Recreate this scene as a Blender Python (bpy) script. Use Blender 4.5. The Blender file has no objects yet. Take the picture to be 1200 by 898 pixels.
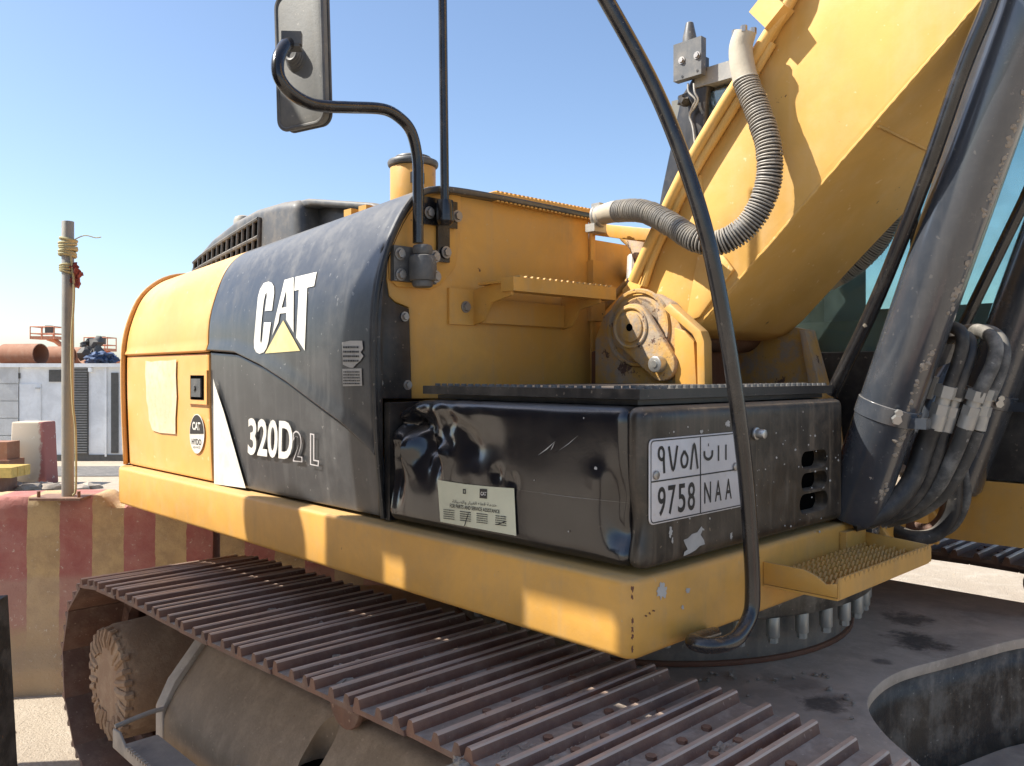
import bpy, bmesh, math, random
from mathutils import Vector, Matrix, noise
random.seed(7)
R = math.radians
scene = bpy.context.scene
COL = scene.collection
# ------------------------------------------------------------------ site frame
# world: camera stands at the origin looking along +Y.  machine frame: u forward, v to the machine's left, z up,
# origin on the ground below the front right corner of the deck.
FU = (.6943, -.7197); LV = (.7197, .6943); O = (.2633, 1.85); H = 1.71; FOC = 984.
def ray(px, py): return ((px-600)/FOC, 1., -(py-438)/FOC)
def _loc(px, py, t):
    d = ray(px, py); x = d[0]*t-O[0]; y = t-O[1]
    return Vector((x*FU[0]+y*FU[1], x*LV[0]+y*LV[1], H+d[2]*t))
def onU(px, py, u):
    d = ray(px, py); return _loc(px, py, (u+O[0]*FU[0]+O[1]*FU[1])/(d[0]*FU[0]+FU[1]))
def onV(px, py, v):
    d = ray(px, py); return _loc(px, py, (v+O[0]*LV[0]+O[1]*LV[1])/(d[0]*LV[0]+LV[1]))
def onZ(px, py, z):
    return _loc(px, py, (z-H)/ray(px, py)[2])
def wpt(px, py, Y):
    d = ray(px, py); return Vector((d[0]*Y, Y, H+d[2]*Y))
def lerp(a, b, t): return a+(b-a)*t

# ------------------------------------------------------------------ materials
def _n(nt, t, **k):
    n = nt.nodes.new(t)
    for a, b in k.items(): setattr(n, a, b)
    return n
def new_mat(name):
    m = bpy.data.materials.new(name); m.use_nodes = True
    nt = m.node_tree; nt.nodes.clear()
    out = _n(nt, 'ShaderNodeOutputMaterial'); p = _n(nt, 'ShaderNodeBsdfPrincipled')
    nt.links.new(p.outputs[0], out.inputs[0])
    tc = _n(nt, 'ShaderNodeTexCoord')
    return m, nt, p, tc.outputs['Object']
def mapping(nt, vec, scale):
    mp = _n(nt, 'ShaderNodeMapping'); mp.inputs['Scale'].default_value = scale
    nt.links.new(vec, mp.inputs['Vector']); return mp.outputs[0]
def nz(nt, vec, scale, detail=5, rough=.6, dist=0.):
    n = _n(nt, 'ShaderNodeTexNoise'); n.inputs['Scale'].default_value = scale
    n.inputs['Detail'].default_value = detail; n.inputs['Roughness'].default_value = rough
    n.inputs['Distortion'].default_value = dist
    nt.links.new(vec, n.inputs['Vector']); return n.outputs['Fac']
def ramp(nt, fac, a, b, ca=0., cb=1.):
    n = _n(nt, 'ShaderNodeMapRange'); n.interpolation_type = 'SMOOTHSTEP'
    n.inputs[1].default_value = a; n.inputs[2].default_value = b
    n.inputs[3].default_value = ca; n.inputs[4].default_value = cb
    nt.links.new(fac, n.inputs[0]); return n.outputs[0]
def math_(nt, op, a, b):
    n = _n(nt, 'ShaderNodeMath', operation=op, use_clamp=True)
    for i, x in enumerate((a, b)):
        if isinstance(x, (int, float)): n.inputs[i].default_value = x
        else: nt.links.new(x, n.inputs[i])
    return n.outputs[0]
def mixc(nt, fac, a, b):
    n = _n(nt, 'ShaderNodeMix', data_type='RGBA')
    for sock, x in ((0, fac), (6, a), (7, b)):
        if isinstance(x, (int, float)): n.inputs[sock].default_value = x
        elif isinstance(x, tuple): n.inputs[sock].default_value = (*x, 1)
        else: nt.links.new(x, n.inputs[sock])
    return n.outputs[2]
def bump(nt, p, h, strength, dist):
    b = _n(nt, 'ShaderNodeBump'); b.inputs['Strength'].default_value = strength
    b.inputs['Distance'].default_value = dist
    nt.links.new(h, b.inputs['Height']); nt.links.new(b.outputs[0], p.inputs['Normal'])
def wear(name, col, dustc=(.42, .34, .25), rough=.45, dust=.35, up=.45, streak=.15, chips=0., chipc=(.09, .04, .02),
         metal=0., bumps=.12, scale=1., spec=.5, col2=None, coat=0.):
    """painted or bare steel with dust (thicker on upward faces), run marks, chips."""
    m, nt, p, oc = new_mat(name)
    big = nz(nt, oc, 2.2*scale, 6, .65, .4); mid = nz(nt, oc, 11*scale, 6, .7); fine = nz(nt, oc, 90*scale, 4, .7)
    base = mixc(nt, ramp(nt, big, .35, .65), col, col2 or tuple(c*.82 for c in col))
    st = nz(nt, mapping(nt, oc, (26*scale, 26*scale, 1.6*scale)), 1., 4, .6)
    geo = _n(nt, 'ShaderNodeNewGeometry'); sp = _n(nt, 'ShaderNodeSeparateXYZ')
    nt.links.new(geo.outputs['Normal'], sp.inputs[0])
    upm = ramp(nt, sp.outputs['Z'], .25, .95, 0., up)
    d = math_(nt, 'ADD', math_(nt, 'MULTIPLY', ramp(nt, mid, .40, .75), dust), math_(nt, 'MULTIPLY', ramp(nt, st, .48, .75), streak))
    d = math_(nt, 'ADD', d, math_(nt, 'MULTIPLY', upm, ramp(nt, fine, .25, .6, .55, 1.)))
    c = mixc(nt, d, base, dustc)
    speck = ramp(nt, nz(nt, oc, 60*scale, 2, .5), .70, .735)
    c = mixc(nt, math_(nt, 'MULTIPLY', speck, .35 if dust > .1 else .1), c, tuple(min(1, x*1.25) for x in dustc))
    if chips > 0:
        ck = ramp(nt, nz(nt, oc, 17*scale, 7, .72), .70-chips*.1, .725-chips*.1)
        c = mixc(nt, ck, c, chipc)
    nt.links.new(c, p.inputs['Base Color'])
    p.inputs['Metallic'].default_value = metal
    p.inputs['Specular IOR Level'].default_value = spec
    if coat: p.inputs['Coat Weight'].default_value = coat; p.inputs['Coat Roughness'].default_value = .15
    nt.links.new(ramp(nt, math_(nt, 'ADD', d, math_(nt, 'MULTIPLY', mid, .25)), 0., 1., rough, .92), p.inputs['Roughness'])
    bump(nt, p, math_(nt, 'ADD', math_(nt, 'MULTIPLY', fine, .5), math_(nt, 'MULTIPLY', mid, .5)), bumps, .01)
    return m
def plain(name, col, rough=.5, metal=0., spec=.5):
    m, nt, p, oc = new_mat(name)
    v = nz(nt, oc, 14, 5, .6)
    nt.links.new(mixc(nt, ramp(nt, v, .35, .7), col, tuple(c*.78 for c in col)), p.inputs['Base Color'])
    p.inputs['Roughness'].default_value = rough; p.inputs['Metallic'].default_value = metal
    p.inputs['Specular IOR Level'].default_value = spec
    return m
YEL = (.66, .345, .07); SUNYEL = (.72, .36, .09)
M = {}
M['yellow'] = wear('yellow_paint', YEL, dustc=(.40, .29, .16), rough=.42, dust=.26, up=.45, streak=.20, chips=.22, bumps=.10)
M['hoodyel'] = wear('sun_bleached_orange_yellow', (.80, .40, .11), dustc=(.74, .54, .32), rough=.4, dust=.3, up=.3, streak=.05, bumps=.04, scale=.5)
M['boomyel'] = wear('pale_dusty_yellow', (.76, .44, .11), dustc=(.74, .60, .40), rough=.5, dust=.14, up=.30, streak=.12, chips=.18, bumps=.08, scale=.6)
M['dirtyyel'] = wear('mud_stained_yellow', (.56, .31, .07), dustc=(.36, .28, .20), rough=.6, dust=1.9, up=.6, streak=.9, chips=1.1, chipc=(.11, .060, .040), bumps=.6, scale=.75)
M['dark'] = wear('dark_grey_hood_paint', (.034, .037, .042), dustc=(.27, .26, .245), rough=.32, dust=.14, up=.36, streak=.15, bumps=.03, scale=.8, coat=.3)
M['boxblack'] = wear('glossy_black_box_paint', (.007, .007, .010), dustc=(.16, .13, .10), rough=.16, dust=.035, up=.3, streak=.04, bumps=.04, spec=.6, coat=.4)
M['boxfront'] = wear('dusty_black_box_paint', (.026, .022, .018), dustc=(.33, .25, .17), rough=.3, dust=.17, up=.5, streak=.25, chips=.02, chipc=(.35, .32, .28), bumps=.08)
M['black'] = wear('black_steel', (.014, .014, .015), dustc=(.24, .20, .16), rough=.35, dust=.15, up=.4, streak=.08, bumps=.08)
M['tubeblack'] = wear('scuffed_black_tube', (.010, .010, .012), dustc=(.35, .30, .24), rough=.18, dust=.06, up=.1, streak=.05, chips=.12, chipc=(.40, .34, .26), bumps=.05, coat=.3)
M['greyplastic'] = wear('grey_plastic', (.085, .088, .09), dustc=(.36, .32, .27), rough=.45, dust=.3, up=.4, streak=.06, bumps=.06)
M['cabroof'] = wear('grey_roof_paint', (.27, .27, .26), dustc=(.46, .43, .38), rough=.45, dust=.3, up=.4, streak=.06, bumps=.06)
M['mirrorgrey'] = wear('weathered_grey_plastic', (.16, .16, .15), dustc=(.36, .33, .28), rough=.6, dust=.3, up=.4, streak=.05, chips=.06, chipc=(.42, .40, .36), bumps=.12)
M['cyl'] = wear('dusty_cylinder_paint', (.045, .052, .064), dustc=(.40, .36, .31), rough=.2, dust=.05, up=.35, streak=.05, chips=.2, chipc=(.45, .40, .33), bumps=.06, coat=.9)
M['rubber'] = wear('black_rubber_hose', (.018, .018, .019), dustc=(.33, .29, .24), rough=.5, dust=.3, up=.35, streak=0, bumps=.1)
M['dustyhose'] = wear('dust_coated_hose', (.06, .056, .05), dustc=(.46, .43, .38), rough=.65, dust=.5, up=.35, streak=0, bumps=.1)
M['spring'] = wear('galvanised_spring_guard', (.30, .28, .25), dustc=(.50, .43, .33), rough=.5, dust=.6, up=.2, streak=0, metal=.25, bumps=.1)
M['fitting'] = wear('zinc_hose_fitting', (.42, .41, .38), dustc=(.46, .42, .35), rough=.4, dust=.5, up=.3, streak=0, metal=.5, bumps=.1)
M['bolt'] = wear('bare_steel_bolt', (.36, .34, .32), dustc=(.30, .24, .18), rough=.35, dust=.3, up=.3, streak=0, metal=.8, bumps=.1)
M['rust'] = wear('rusty_brown_steel', (.20, .092, .055), dustc=(.42, .30, .21), rough=.62, dust=.28, up=.18, streak=.05, chips=.10, chipc=(.26, .10, .05), bumps=.35, col2=(.12, .06, .042))
M['worn'] = wear('worn_grouser_steel', (.58, .42, .33), dustc=(.62, .50, .40), rough=.35, dust=.4, up=.1, streak=0, chips=.3, chipc=(.20, .10, .07), metal=.25, bumps=.2)
M['trackplate'] = wear('dusty_track_plate', (.21, .16, .125), dustc=(.50, .43, .36), rough=.75, dust=.6, up=.3, streak=.05, bumps=.4)
M['mud'] = wear('dried_grey_mud', (.36, .30, .235), dustc=(.50, .42, .34), rough=.95, dust=.5, up=.3, streak=0, bumps=1., scale=2)
M['drive'] = wear('mud_caked_final_drive', (.30, .18, .105), dustc=(.46, .32, .20), rough=.85, dust=.6, up=.3, streak=.1, bumps=.5)
M['tframe'] = wear('dirty_track_frame', (.22, .15, .09), dustc=(.42, .30, .20), rough=.75, dust=.5, up=.6, streak=.15, chips=.2, chipc=(.20, .08, .035), bumps=.3)
M['carbody'] = wear('grey_dusty_carbody', (.42, .34, .265), dustc=(.54, .45, .35), rough=.75, dust=.5, up=.15, streak=0, chips=0, bumps=.2, scale=1.3, col2=(.26, .215, .175))
M['oily'] = wear('oil_blackened_steel', (.03, .028, .025), dustc=(.38, .33, .27), rough=.35, dust=.4, up=.2, streak=.2, bumps=.3)
M['bearing'] = wear('greasy_bearing_steel', (.16, .135, .11), dustc=(.34, .28, .22), rough=.6, dust=.5, up=.2, streak=.3, chips=.5, chipc=(.24, .10, .04), bumps=.3)
M['rustplate'] = wear('rust_stained_plate', (.16, .06, .028), dustc=(.20, .12, .07), rough=.7, dust=.3, up=.2, streak=.4, bumps=.3)
M['white'] = plain('white_vinyl', (.78, .76, .70), .5)
M['cream'] = wear('cream_label', (.62, .62, .46), dustc=(.5, .45, .33), rough=.5, dust=.2, up=0, streak=.05, bumps=.05)
M['cuff'] = wear('dusty_beige_hose_cuff', (.46, .40, .30), dustc=(.58, .52, .42), rough=.7, dust=.5, up=.2, streak=0, bumps=.2)
M['wornwhite'] = wear('worn_white_decal', (.47, .46, .43), dustc=(.22, .22, .22), rough=.55, dust=.35, up=0, streak=.2, bumps=.05, scale=2)
M['outline'] = plain('white_outline', (.55, .52, .52), .5)
M['ink'] = plain('black_ink', (.015, .015, .016), .45)
M['glueresidue'] = wear('peeled_decal_residue', (.74, .62, .42), dustc=(.66, .46, .22), rough=.7, dust=.6, up=0, streak=.25, bumps=.15, scale=2.5)
M['decalyel'] = plain('pale_yellow_vinyl', (.80, .66, .32), .5)
M['platewhite'] = wear('plate_white', (.66, .64, .63), dustc=(.42, .36, .30), rough=.35, dust=.15, up=0, streak=.1, chips=.03, bumps=.04)
M['void'] = plain('dark_opening', (.004, .004, .004), .9, 0., 0.)
M['silver'] = wear('worn_pin_steel', (.50, .50, .48), dustc=(.40, .36, .30), rough=.3, dust=.3, up=0, streak=0, metal=.8, bumps=.15)
M['seat'] = plain('seat_fabric', (.05, .06, .055), .8)
M['console'] = plain('console_plastic', (.16, .16, .14), .6)
# glass
def glass():
    m = bpy.data.materials.new('green_tinted_glass'); m.use_nodes = True; nt = m.node_tree; nt.nodes.clear()
    out = _n(nt, 'ShaderNodeOutputMaterial'); t = _n(nt, 'ShaderNodeBsdfTransparent'); g = _n(nt, 'ShaderNodeBsdfGlossy')
    t.inputs[0].default_value = (.85, .945, .93, 1); g.inputs['Roughness'].default_value = .02; g.inputs[0].default_value = (1, 1, 1, 1)
    f = _n(nt, 'ShaderNodeFresnel'); f.inputs[0].default_value = 1.5; mx = _n(nt, 'ShaderNodeMixShader')
    d = _n(nt, 'ShaderNodeBsdfDiffuse'); d.inputs[0].default_value = (.30, .42, .38, 1)
    mx2 = _n(nt, 'ShaderNodeMixShader'); tc = _n(nt, 'ShaderNodeTexCoord')
    nt.links.new(ramp(nt, nz(nt, tc.outputs['Object'], 6, 5, .6), .3, .8, .04, .16), mx2.inputs[0])
    nt.links.new(t.outputs[0], mx2.inputs[1]); nt.links.new(d.outputs[0], mx2.inputs[2])
    nt.links.new(f.outputs[0], mx.inputs[0]); nt.links.new(mx2.outputs[0], mx.inputs[1]); nt.links.new(g.outputs[0], mx.inputs[2])
    nt.links.new(mx.outputs[0], out.inputs[0]); return m
M['glass'] = glass()
# ground
def ground_mat():
    m, nt, p, oc = new_mat('pale_sandy_ground')
    a = nz(nt, oc, .35, 6, .6); b = nz(nt, oc, 5, 8, .7); c = nz(nt, oc, 60, 5, .75)
    col = mixc(nt, ramp(nt, a, .35, .65), (.47, .40, .31), (.40, .33, .255))
    col = mixc(nt, ramp(nt, b, .45, .7, 0, .6), col, (.53, .46, .37))
    col = mixc(nt, ramp(nt, c, .55, .75, 0, .5), col, (.27, .24, .21))
    nt.links.new(col, p.inputs['Base Color']); p.inputs['Roughness'].default_value = .95
    p.inputs['Specular IOR Level'].default_value = .1
    bump(nt, p, math_(nt, 'ADD', math_(nt, 'MULTIPLY', b, .6), math_(nt, 'MULTIPLY', c, .4)), .9, .04)
    return m
M['ground'] = ground_mat()
M['groundband'] = wear('dark_grey_ground', (.09, .088, .085), dustc=(.32, .29, .26), rough=.9, dust=.5, up=.2, streak=0, bumps=.4)
def barrier_mat():
    m, nt, p, oc = new_mat('striped_concrete_paint')
    sx = _n(nt, 'ShaderNodeSeparateXYZ'); nt.links.new(oc, sx.inputs[0])
    wob = nz(nt, oc, 9, 5, .7)
    xx = _n(nt, 'ShaderNodeMath', operation='MULTIPLY_ADD'); nt.links.new(wob, xx.inputs[0]); xx.inputs[1].default_value = .022
    nt.links.new(sx.outputs['X'], xx.inputs[2])
    dv = _n(nt, 'ShaderNodeMath', operation='DIVIDE'); nt.links.new(xx.outputs[0], dv.inputs[0]); dv.inputs[1].default_value = .326
    fr = _n(nt, 'ShaderNodeMath', operation='FRACT'); nt.links.new(dv.outputs[0], fr.inputs[0])
    st = _n(nt, 'ShaderNodeMath', operation='GREATER_THAN'); nt.links.new(fr.outputs[0], st.inputs[0]); st.inputs[1].default_value = .5
    mid = nz(nt, oc, 7, 7, .7); fine = nz(nt, oc, 45, 6, .75)
    red = mixc(nt, ramp(nt, mid, .35, .7), (.34, .115, .10), (.40, .18, .15))
    cream = mixc(nt, ramp(nt, mid, .35, .65), (.52, .37, .19), (.38, .26, .14))
    c = mixc(nt, st.outputs[0], red, cream)
    # splash band and scuffs: paler film on the lower half, bare dirty concrete near the ground
    z = sx.outputs['Z']
    zz = math_(nt, 'ADD', z, math_(nt, 'MULTIPLY', mid, .12))
    c = mixc(nt, ramp(nt, zz, .70, .66, 0, .38), c, (.42, .32, .24))
    c = mixc(nt, ramp(nt, math_(nt, 'ADD', z, math_(nt, 'MULTIPLY', mid, .5)), .68, .48, 0, .95), c, (.40, .285, .17))
    c = mixc(nt, math_(nt, 'MULTIPLY', ramp(nt, fine, .60, .64), ramp(nt, mid, .45, .60, 0, .9)), c, (.60, .54, .45))
    c = mixc(nt, ramp(nt, zz, .99, 1.06, 0, .95), c, (.50, .42, .32))
    nt.links.new(c, p.inputs['Base Color']); p.inputs['Roughness'].default_value = .9
    bump(nt, p, math_(nt, 'ADD', mid, math_(nt, 'MULTIPLY', fine, .5)), .5, .02)
    return m
M['barrier'] = barrier_mat()
M['galv'] = wear('galvanised_pole', (.30, .29, .26), dustc=(.42, .36, .28), rough=.55, dust=.5, up=.3, streak=.3, metal=.3, bumps=.1)
M['rope'] = plain('frayed_rope', (.45, .40, .22), .9)
M['redcloth'] = plain('faded_red_rag', (.22, .05, .04), .9)
M['cabinwhite'] = wear('white_cabin_sheet', (.84, .85, .84), dustc=(.70, .66, .60), rough=.6, dust=.2, up=.2, streak=.2, bumps=.05)
M['shadescreen'] = wear('added_screen_steel', (.085, .09, .10), dustc=(.25, .21, .17), rough=.6, dust=.3, up=.2, streak=.3, bumps=.1)  # surface of the added, unseen shade screen
M['cabingrey'] = wear('grey_cabin_trim', (.60, .60, .58), dustc=(.4, .36, .3), rough=.7, dust=.3, up=.2, streak=.2, bumps=.1)
M['louver'] = plain('dark_louver', (.10, .095, .085), .7)
M['slat'] = plain('louvre_slat_grey', (.24, .235, .22), .7)
M['pipe'] = wear('rusty_pipe', (.30, .135, .075), dustc=(.40, .26, .18), rough=.85, dust=.4, up=.1, streak=.1, bumps=.2, scale=.5)
M['orange'] = plain('faded_orange_paint', (.60, .24, .13), .6)
M['blue'] = plain('faded_blue_plastic', (.07, .11, .20), .8)
M['timber'] = plain('yellow_timber', (.55, .38, .10), .7)

# ------------------------------------------------------------------ mesh helpers
AX = {'u': 0, 'v': 1, 'z': 2}
class MB:
    def __init__(s): s.bm = bmesh.new()
    def _bevel(s, faces, w, seg=2):
        if w <= 0: return
        es = set(); vs = set()
        for f in faces:
            for e in f.edges: es.add(e)
        es = [e for e in es if len(e.link_faces) == 2 and e.calc_face_angle(0) > R(20)]
        bmesh.ops.bevel(s.bm, geom=es, offset=w, segments=seg, affect='EDGES', profile=.5, clamp_overlap=True)
    def box(s, a, b, bev=.004, mtx=None, seg=2):
        x0, y0, z0 = a; x1, y1, z1 = b
        vs = [s.bm.verts.new((x, y, z)) for x in (x0, x1) for y in (y0, y1) for z in (z0, z1)]
        q = [(0, 1, 3, 2), (4, 6, 7, 5), (0, 4, 5, 1), (2, 3, 7, 6), (0, 2, 6, 4), (1, 5, 7, 3)]
        fs = [s.bm.faces.new([vs[i] for i in f]) for f in q]
        if mtx is not None:
            for v in vs: v.co = mtx @ v.co
        s._bevel(fs, bev, seg); return s
    def prism(s, poly, axis, a, b, bev=.004, seg=2):
        """poly: 2D points in the plane across axis (u: (v,z), v: (u,z), z: (u,v)); or 3D points, projected."""
        def mk(p, t):
            if axis == 'u': return (t, p[0], p[1])
            if axis == 'v': return (p[0], t, p[1])
            return (p[0], p[1], t)
        A = [s.bm.verts.new(mk(p, a)) for p in poly]; B = [s.bm.verts.new(mk(p, b)) for p in poly]
        n = len(poly); fs = [s.bm.faces.new(A), s.bm.faces.new(B[::-1])]
        for i in range(n): fs.append(s.bm.faces.new((A[i], B[i], B[(i+1) % n], A[(i+1) % n])))
        bmesh.ops.recalc_face_normals(s.bm, faces=fs)
        s._bevel(fs, bev, seg); return s
    def tube(s, pts, r, seg=14, smooth=0, caps=True, rfun=None):
        pts = [Vector(p) for p in pts]
        if smooth: pts = crom(pts, smooth)
        n = len(pts); rings = []; up = Vector((.13, .21, .97)); prev = None
        for i, p in enumerate(pts):
            t = (pts[min(i+1, n-1)]-pts[max(i-1, 0)]).normalized()
            if prev is None:
                x = t.cross(up)
                if x.length < .1: x = t.cross(Vector((1, 0, 0)))
            else: x = prev-t*prev.dot(t)
            x.normalize(); prev = x; y = t.cross(x)
            rr = rfun(i/(n-1)) if rfun else (r[i] if isinstance(r, (list, tuple)) else r)
            rings.append([s.bm.verts.new(p+(x*math.cos(2*math.pi*k/seg)+y*math.sin(2*math.pi*k/seg))*rr) for k in range(seg)])
        for a, b in zip(rings, rings[1:]):
            for k in range(seg): s.bm.faces.new((a[k], a[(k+1) % seg], b[(k+1) % seg], b[k]))
        if caps: s.bm.faces.new(rings[0][::-1]); s.bm.faces.new(rings[-1])
        return s
    def cyl(s, a, b, r, seg=24, bev=0., r2=None):
        a = Vector(a); b = Vector(b); d = (b-a); L_ = d.length
        if bev: 
            t = d/L_; pts = [a, a+t*bev*.3, a+t*bev, b-t*bev, b-t*bev*.3, b]; rs = [r-bev, r-bev*.3, r, r2 or r, (r2 or r)-bev*.3, (r2 or r)-bev]
        else: pts = [a, b]; rs = [r, r2 or r]
        return s.tube(pts, rs, seg)
    def hexn(s, a, b, r): return s.tube([a, b], r, 6)
    def torus(s, c, n, R_, r, seg=22, ms=6):
        n = Vector(n).normalized(); x = n.orthogonal().normalized(); y = n.cross(x); c = Vector(c); rings = []
        for i in range(seg):
            a = 2*math.pi*i/seg; d = x*math.cos(a)+y*math.sin(a)
            rings.append([s.bm.verts.new(c+d*(R_+r*math.cos(2*math.pi*k/ms))+n*r*math.sin(2*math.pi*k/ms)) for k in range(ms)])
        for i in range(seg):
            A = rings[i]; B = rings[(i+1) % seg]
            for k in range(ms): s.bm.faces.new((A[k], A[(k+1) % ms], B[(k+1) % ms], B[k]))
        return s
    def lump(s, c, rad, sub=2, amp=.3, seed=0., squash=(1, 1, .5)):
        r_ = bmesh.ops.create_icosphere(s.bm, subdivisions=sub, radius=1)
        for v in r_['verts']:
            d = v.co.normalized(); k = 1+amp*noise.noise(d*2.1+Vector((seed*3.7, seed, 0)))*1.6
            v.co = Vector(c)+Vector((d.x*squash[0], d.y*squash[1], d.z*squash[2]))*rad*k
        return s
    def face(s, pts):
        return s.bm.faces.new([s.bm.verts.new(p) for p in pts])
    def grid(s, fn, nu, nv):
        g = [[s.bm.verts.new(fn(i/nu, j/nv)) for j in range(nv+1)] for i in range(nu+1)]
        for i in range(nu):
            for j in range(nv): s.bm.faces.new((g[i][j], g[i+1][j], g[i+1][j+1], g[i][j+1]))
        return s
    def build(s, name, mat, parent=None, label=None, angle=35, solid=None, bevel=None, recalc=True):
        if recalc: bmesh.ops.recalc_face_normals(s.bm, faces=s.bm.faces)
        me = bpy.data.meshes.new(name); s.bm.to_mesh(me); s.bm.free()
        me.materials.append(M[mat] if isinstance(mat, str) else mat)
        me.shade_smooth(); me.set_sharp_from_angle(angle=R(angle))
        o = bpy.data.objects.new(name, me); COL.objects.link(o)
        if parent: o.parent = parent
        if label: o['label'] = label
        if solid: md = o.modifiers.new('Solid', 'SOLIDIFY'); md.thickness = solid; md.offset = -1
        if bevel: md = o.modifiers.new('Bev', 'BEVEL'); md.width = bevel; md.segments = 2; md.limit_method = 'ANGLE'; md.angle_limit = R(40)
        return o
def crom(p, n):
    out = []
    P = [p[0]*2-p[1]]+list(p)+[p[-1]*2-p[-2]]
    for i in range(1, len(P)-2):
        a, b, c, d = P[i-1:i+3]
        for k in range(n):
            t = k/n
            out.append(.5*((2*b)+(c-a)*t+(2*a-5*b+4*c-d)*t*t+(3*b-a-3*c+d)*t**3))
    out.append(p[-1]); return out
def empty(name, loc, rz=0., parent=None):
    o = bpy.data.objects.new(name, None); COL.objects.link(o); o.location = loc; o.rotation_euler = (0, 0, rz)
    o.empty_display_size = .2
    if parent: o.parent = parent
    return o
def tag(o, label=None, cat=None, group=None, kind=None):
    if label: o['label'] = label
    if cat: o['category'] = cat
    if group: o['group'] = group
    if kind: o['kind'] = kind
    return o
def cut(o, builder):
    """cut an opening with a temporary solid that is deleted afterwards."""
    bmesh.ops.recalc_face_normals(builder.bm, faces=builder.bm.faces)
    me = bpy.data.meshes.new('tmp'); builder.bm.to_mesh(me); builder.bm.free()
    c = bpy.data.objects.new('tmp', me); COL.objects.link(c)
    if o.parent: c.parent = o.parent
    md = o.modifiers.new('B', 'BOOLEAN'); md.object = c; md.operation = 'DIFFERENCE'; md.solver = 'EXACT'
    bpy.context.view_layer.update()
    dg = bpy.context.evaluated_depsgraph_get()
    new = bpy.data.meshes.new_from_object(o.evaluated_get(dg)); o.modifiers.clear()
    old = o.data; o.data = new; new.name = old.name
    bpy.data.objects.remove(c); bpy.data.meshes.remove(me)
    new.shade_smooth(); new.set_sharp_from_angle(angle=R(35))
def text_mesh(body, bold=0., res=4):
    cu = bpy.data.curves.new('t', 'FONT'); cu.body = body; cu.offset = bold; cu.resolution_u = res
    to = bpy.data.objects.new('t', cu); COL.objects.link(to); bpy.context.view_layer.update()
    me = bpy.data.meshes.new_from_object(to.evaluated_get(bpy.context.evaluated_depsgraph_get()))
    bpy.data.objects.remove(to); bpy.data.curves.remove(cu); return me
def lettering(body, fn, name, mat, parent, bold=0., label=None, angle=60):
    """fn(s,t) maps the unit box of the text to the surface."""
    me = text_mesh(body, bold)
    xs = [v.co.x for v in me.vertices]; ys = [v.co.y for v in me.vertices]
    if not xs: return None
    x0, x1, y0, y1 = min(xs), max(xs), min(ys), max(ys)
    for v in me.vertices: v.co = fn((v.co.x-x0)/(x1-x0), (v.co.y-y0)/(y1-y0))
    me.materials.clear(); me.materials.append(M[mat]); me.name = name
    o = bpy.data.objects.new(name, me); COL.objects.link(o); o.parent = parent
    if label: o['label'] = label
    return o
def quad(bl, br, tr, tl, off=Vector((0, 0, 0))):
    bl, br, tr, tl = map(Vector, (bl, br, tr, tl))
    return lambda s, t: lerp(lerp(bl, br, s), lerp(tl, tr, s), t)+off

def decal_poly(polys, fn, name, mat, parent, label=None, cutz=None):
    """flat coloured film on a surface: 2D polygons (pixel style coordinates) mapped by fn."""
    bm = bmesh.new()
    for poly in polys:
        outer, holes = (poly[0], poly[1:]) if isinstance(poly[0][0], (list, tuple)) else (poly, [])
        es = []
        for lp in [outer]+list(holes):
            vs = [bm.verts.new((x, y, 0)) for x, y in lp]
            es += [bm.edges.new((vs[i], vs[(i+1) % len(vs)])) for i in range(len(vs))]
        bmesh.ops.triangle_fill(bm, edges=es, use_beauty=True)
    bmesh.ops.recalc_face_normals(bm, faces=bm.faces)
    if cutz:
        for c in cutz:
            bmesh.ops.bisect_plane(bm, geom=bm.verts[:]+bm.edges[:]+bm.faces[:], plane_co=(0, c, 0), plane_no=(0, 1, 0))
    for v in bm.verts: v.co = fn(v.co.x, v.co.y)
    me = bpy.data.meshes.new(name); bm.to_mesh(me); bm.free(); me.materials.append(M[mat])
    me.shade_smooth()
    o = bpy.data.objects.new(name, me); COL.objects.link(o); o.parent = parent
    if label: o['label'] = label
    return o
def poly2(pts, f): return [f(*p) for p in pts]
def uz(pts, v): return [(onV(x, y, v).x, onV(x, y, v).z) for x, y in pts]
def vz(pts, u): return [(onU(x, y, u).y, onU(x, y, u).z) for x, y in pts]
def bolts(name, pts, axis, r, h, parent, mat='bolt'):
    for c in pts:
        mb = MB(); bolt(mb, c, axis, r, h); mb.build(name, mat, parent)
def decal_each(polys, *a, **k):
    for p in polys: decal_poly([p], *a, **k)
def bolt(mb, c, axis, r=.012, h=.010):
    c = Vector(c); a = Vector(axis).normalized()
    mb.cyl(c, c+a*h*.3, r*1.45, 16); mb.hexn(c+a*h*.3, c+a*h, r)

# ================================================================== EXCAVATOR
EX = empty('excavator', (O[0], O[1], 0), math.atan2(FU[1], FU[0]))
tag(EX, 'yellow and black tracked excavator seen from its right front corner, with dented black storage box', 'excavator')

# ---- lower deck beam
mb = MB()
mb.prism([(-3.16, .0), (-.02, .0), (0, .02), (0, 1.22), (-.28, 1.22), (-.28, .28), (-3.16, .28)], 'z', 1.072, 1.25, .022, 3)
sk = mb.build('deck_skirt', 'yellow', EX)
mb = MB(); mb.box((-3.2, .285, 1.10), (-.285, 2.85, 1.235), .0); mb.box((-.28, 1.225, 1.10), (-.05, 1.88, 1.235), .01)
mb.build('deck_frame', 'yellow', EX)
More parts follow.
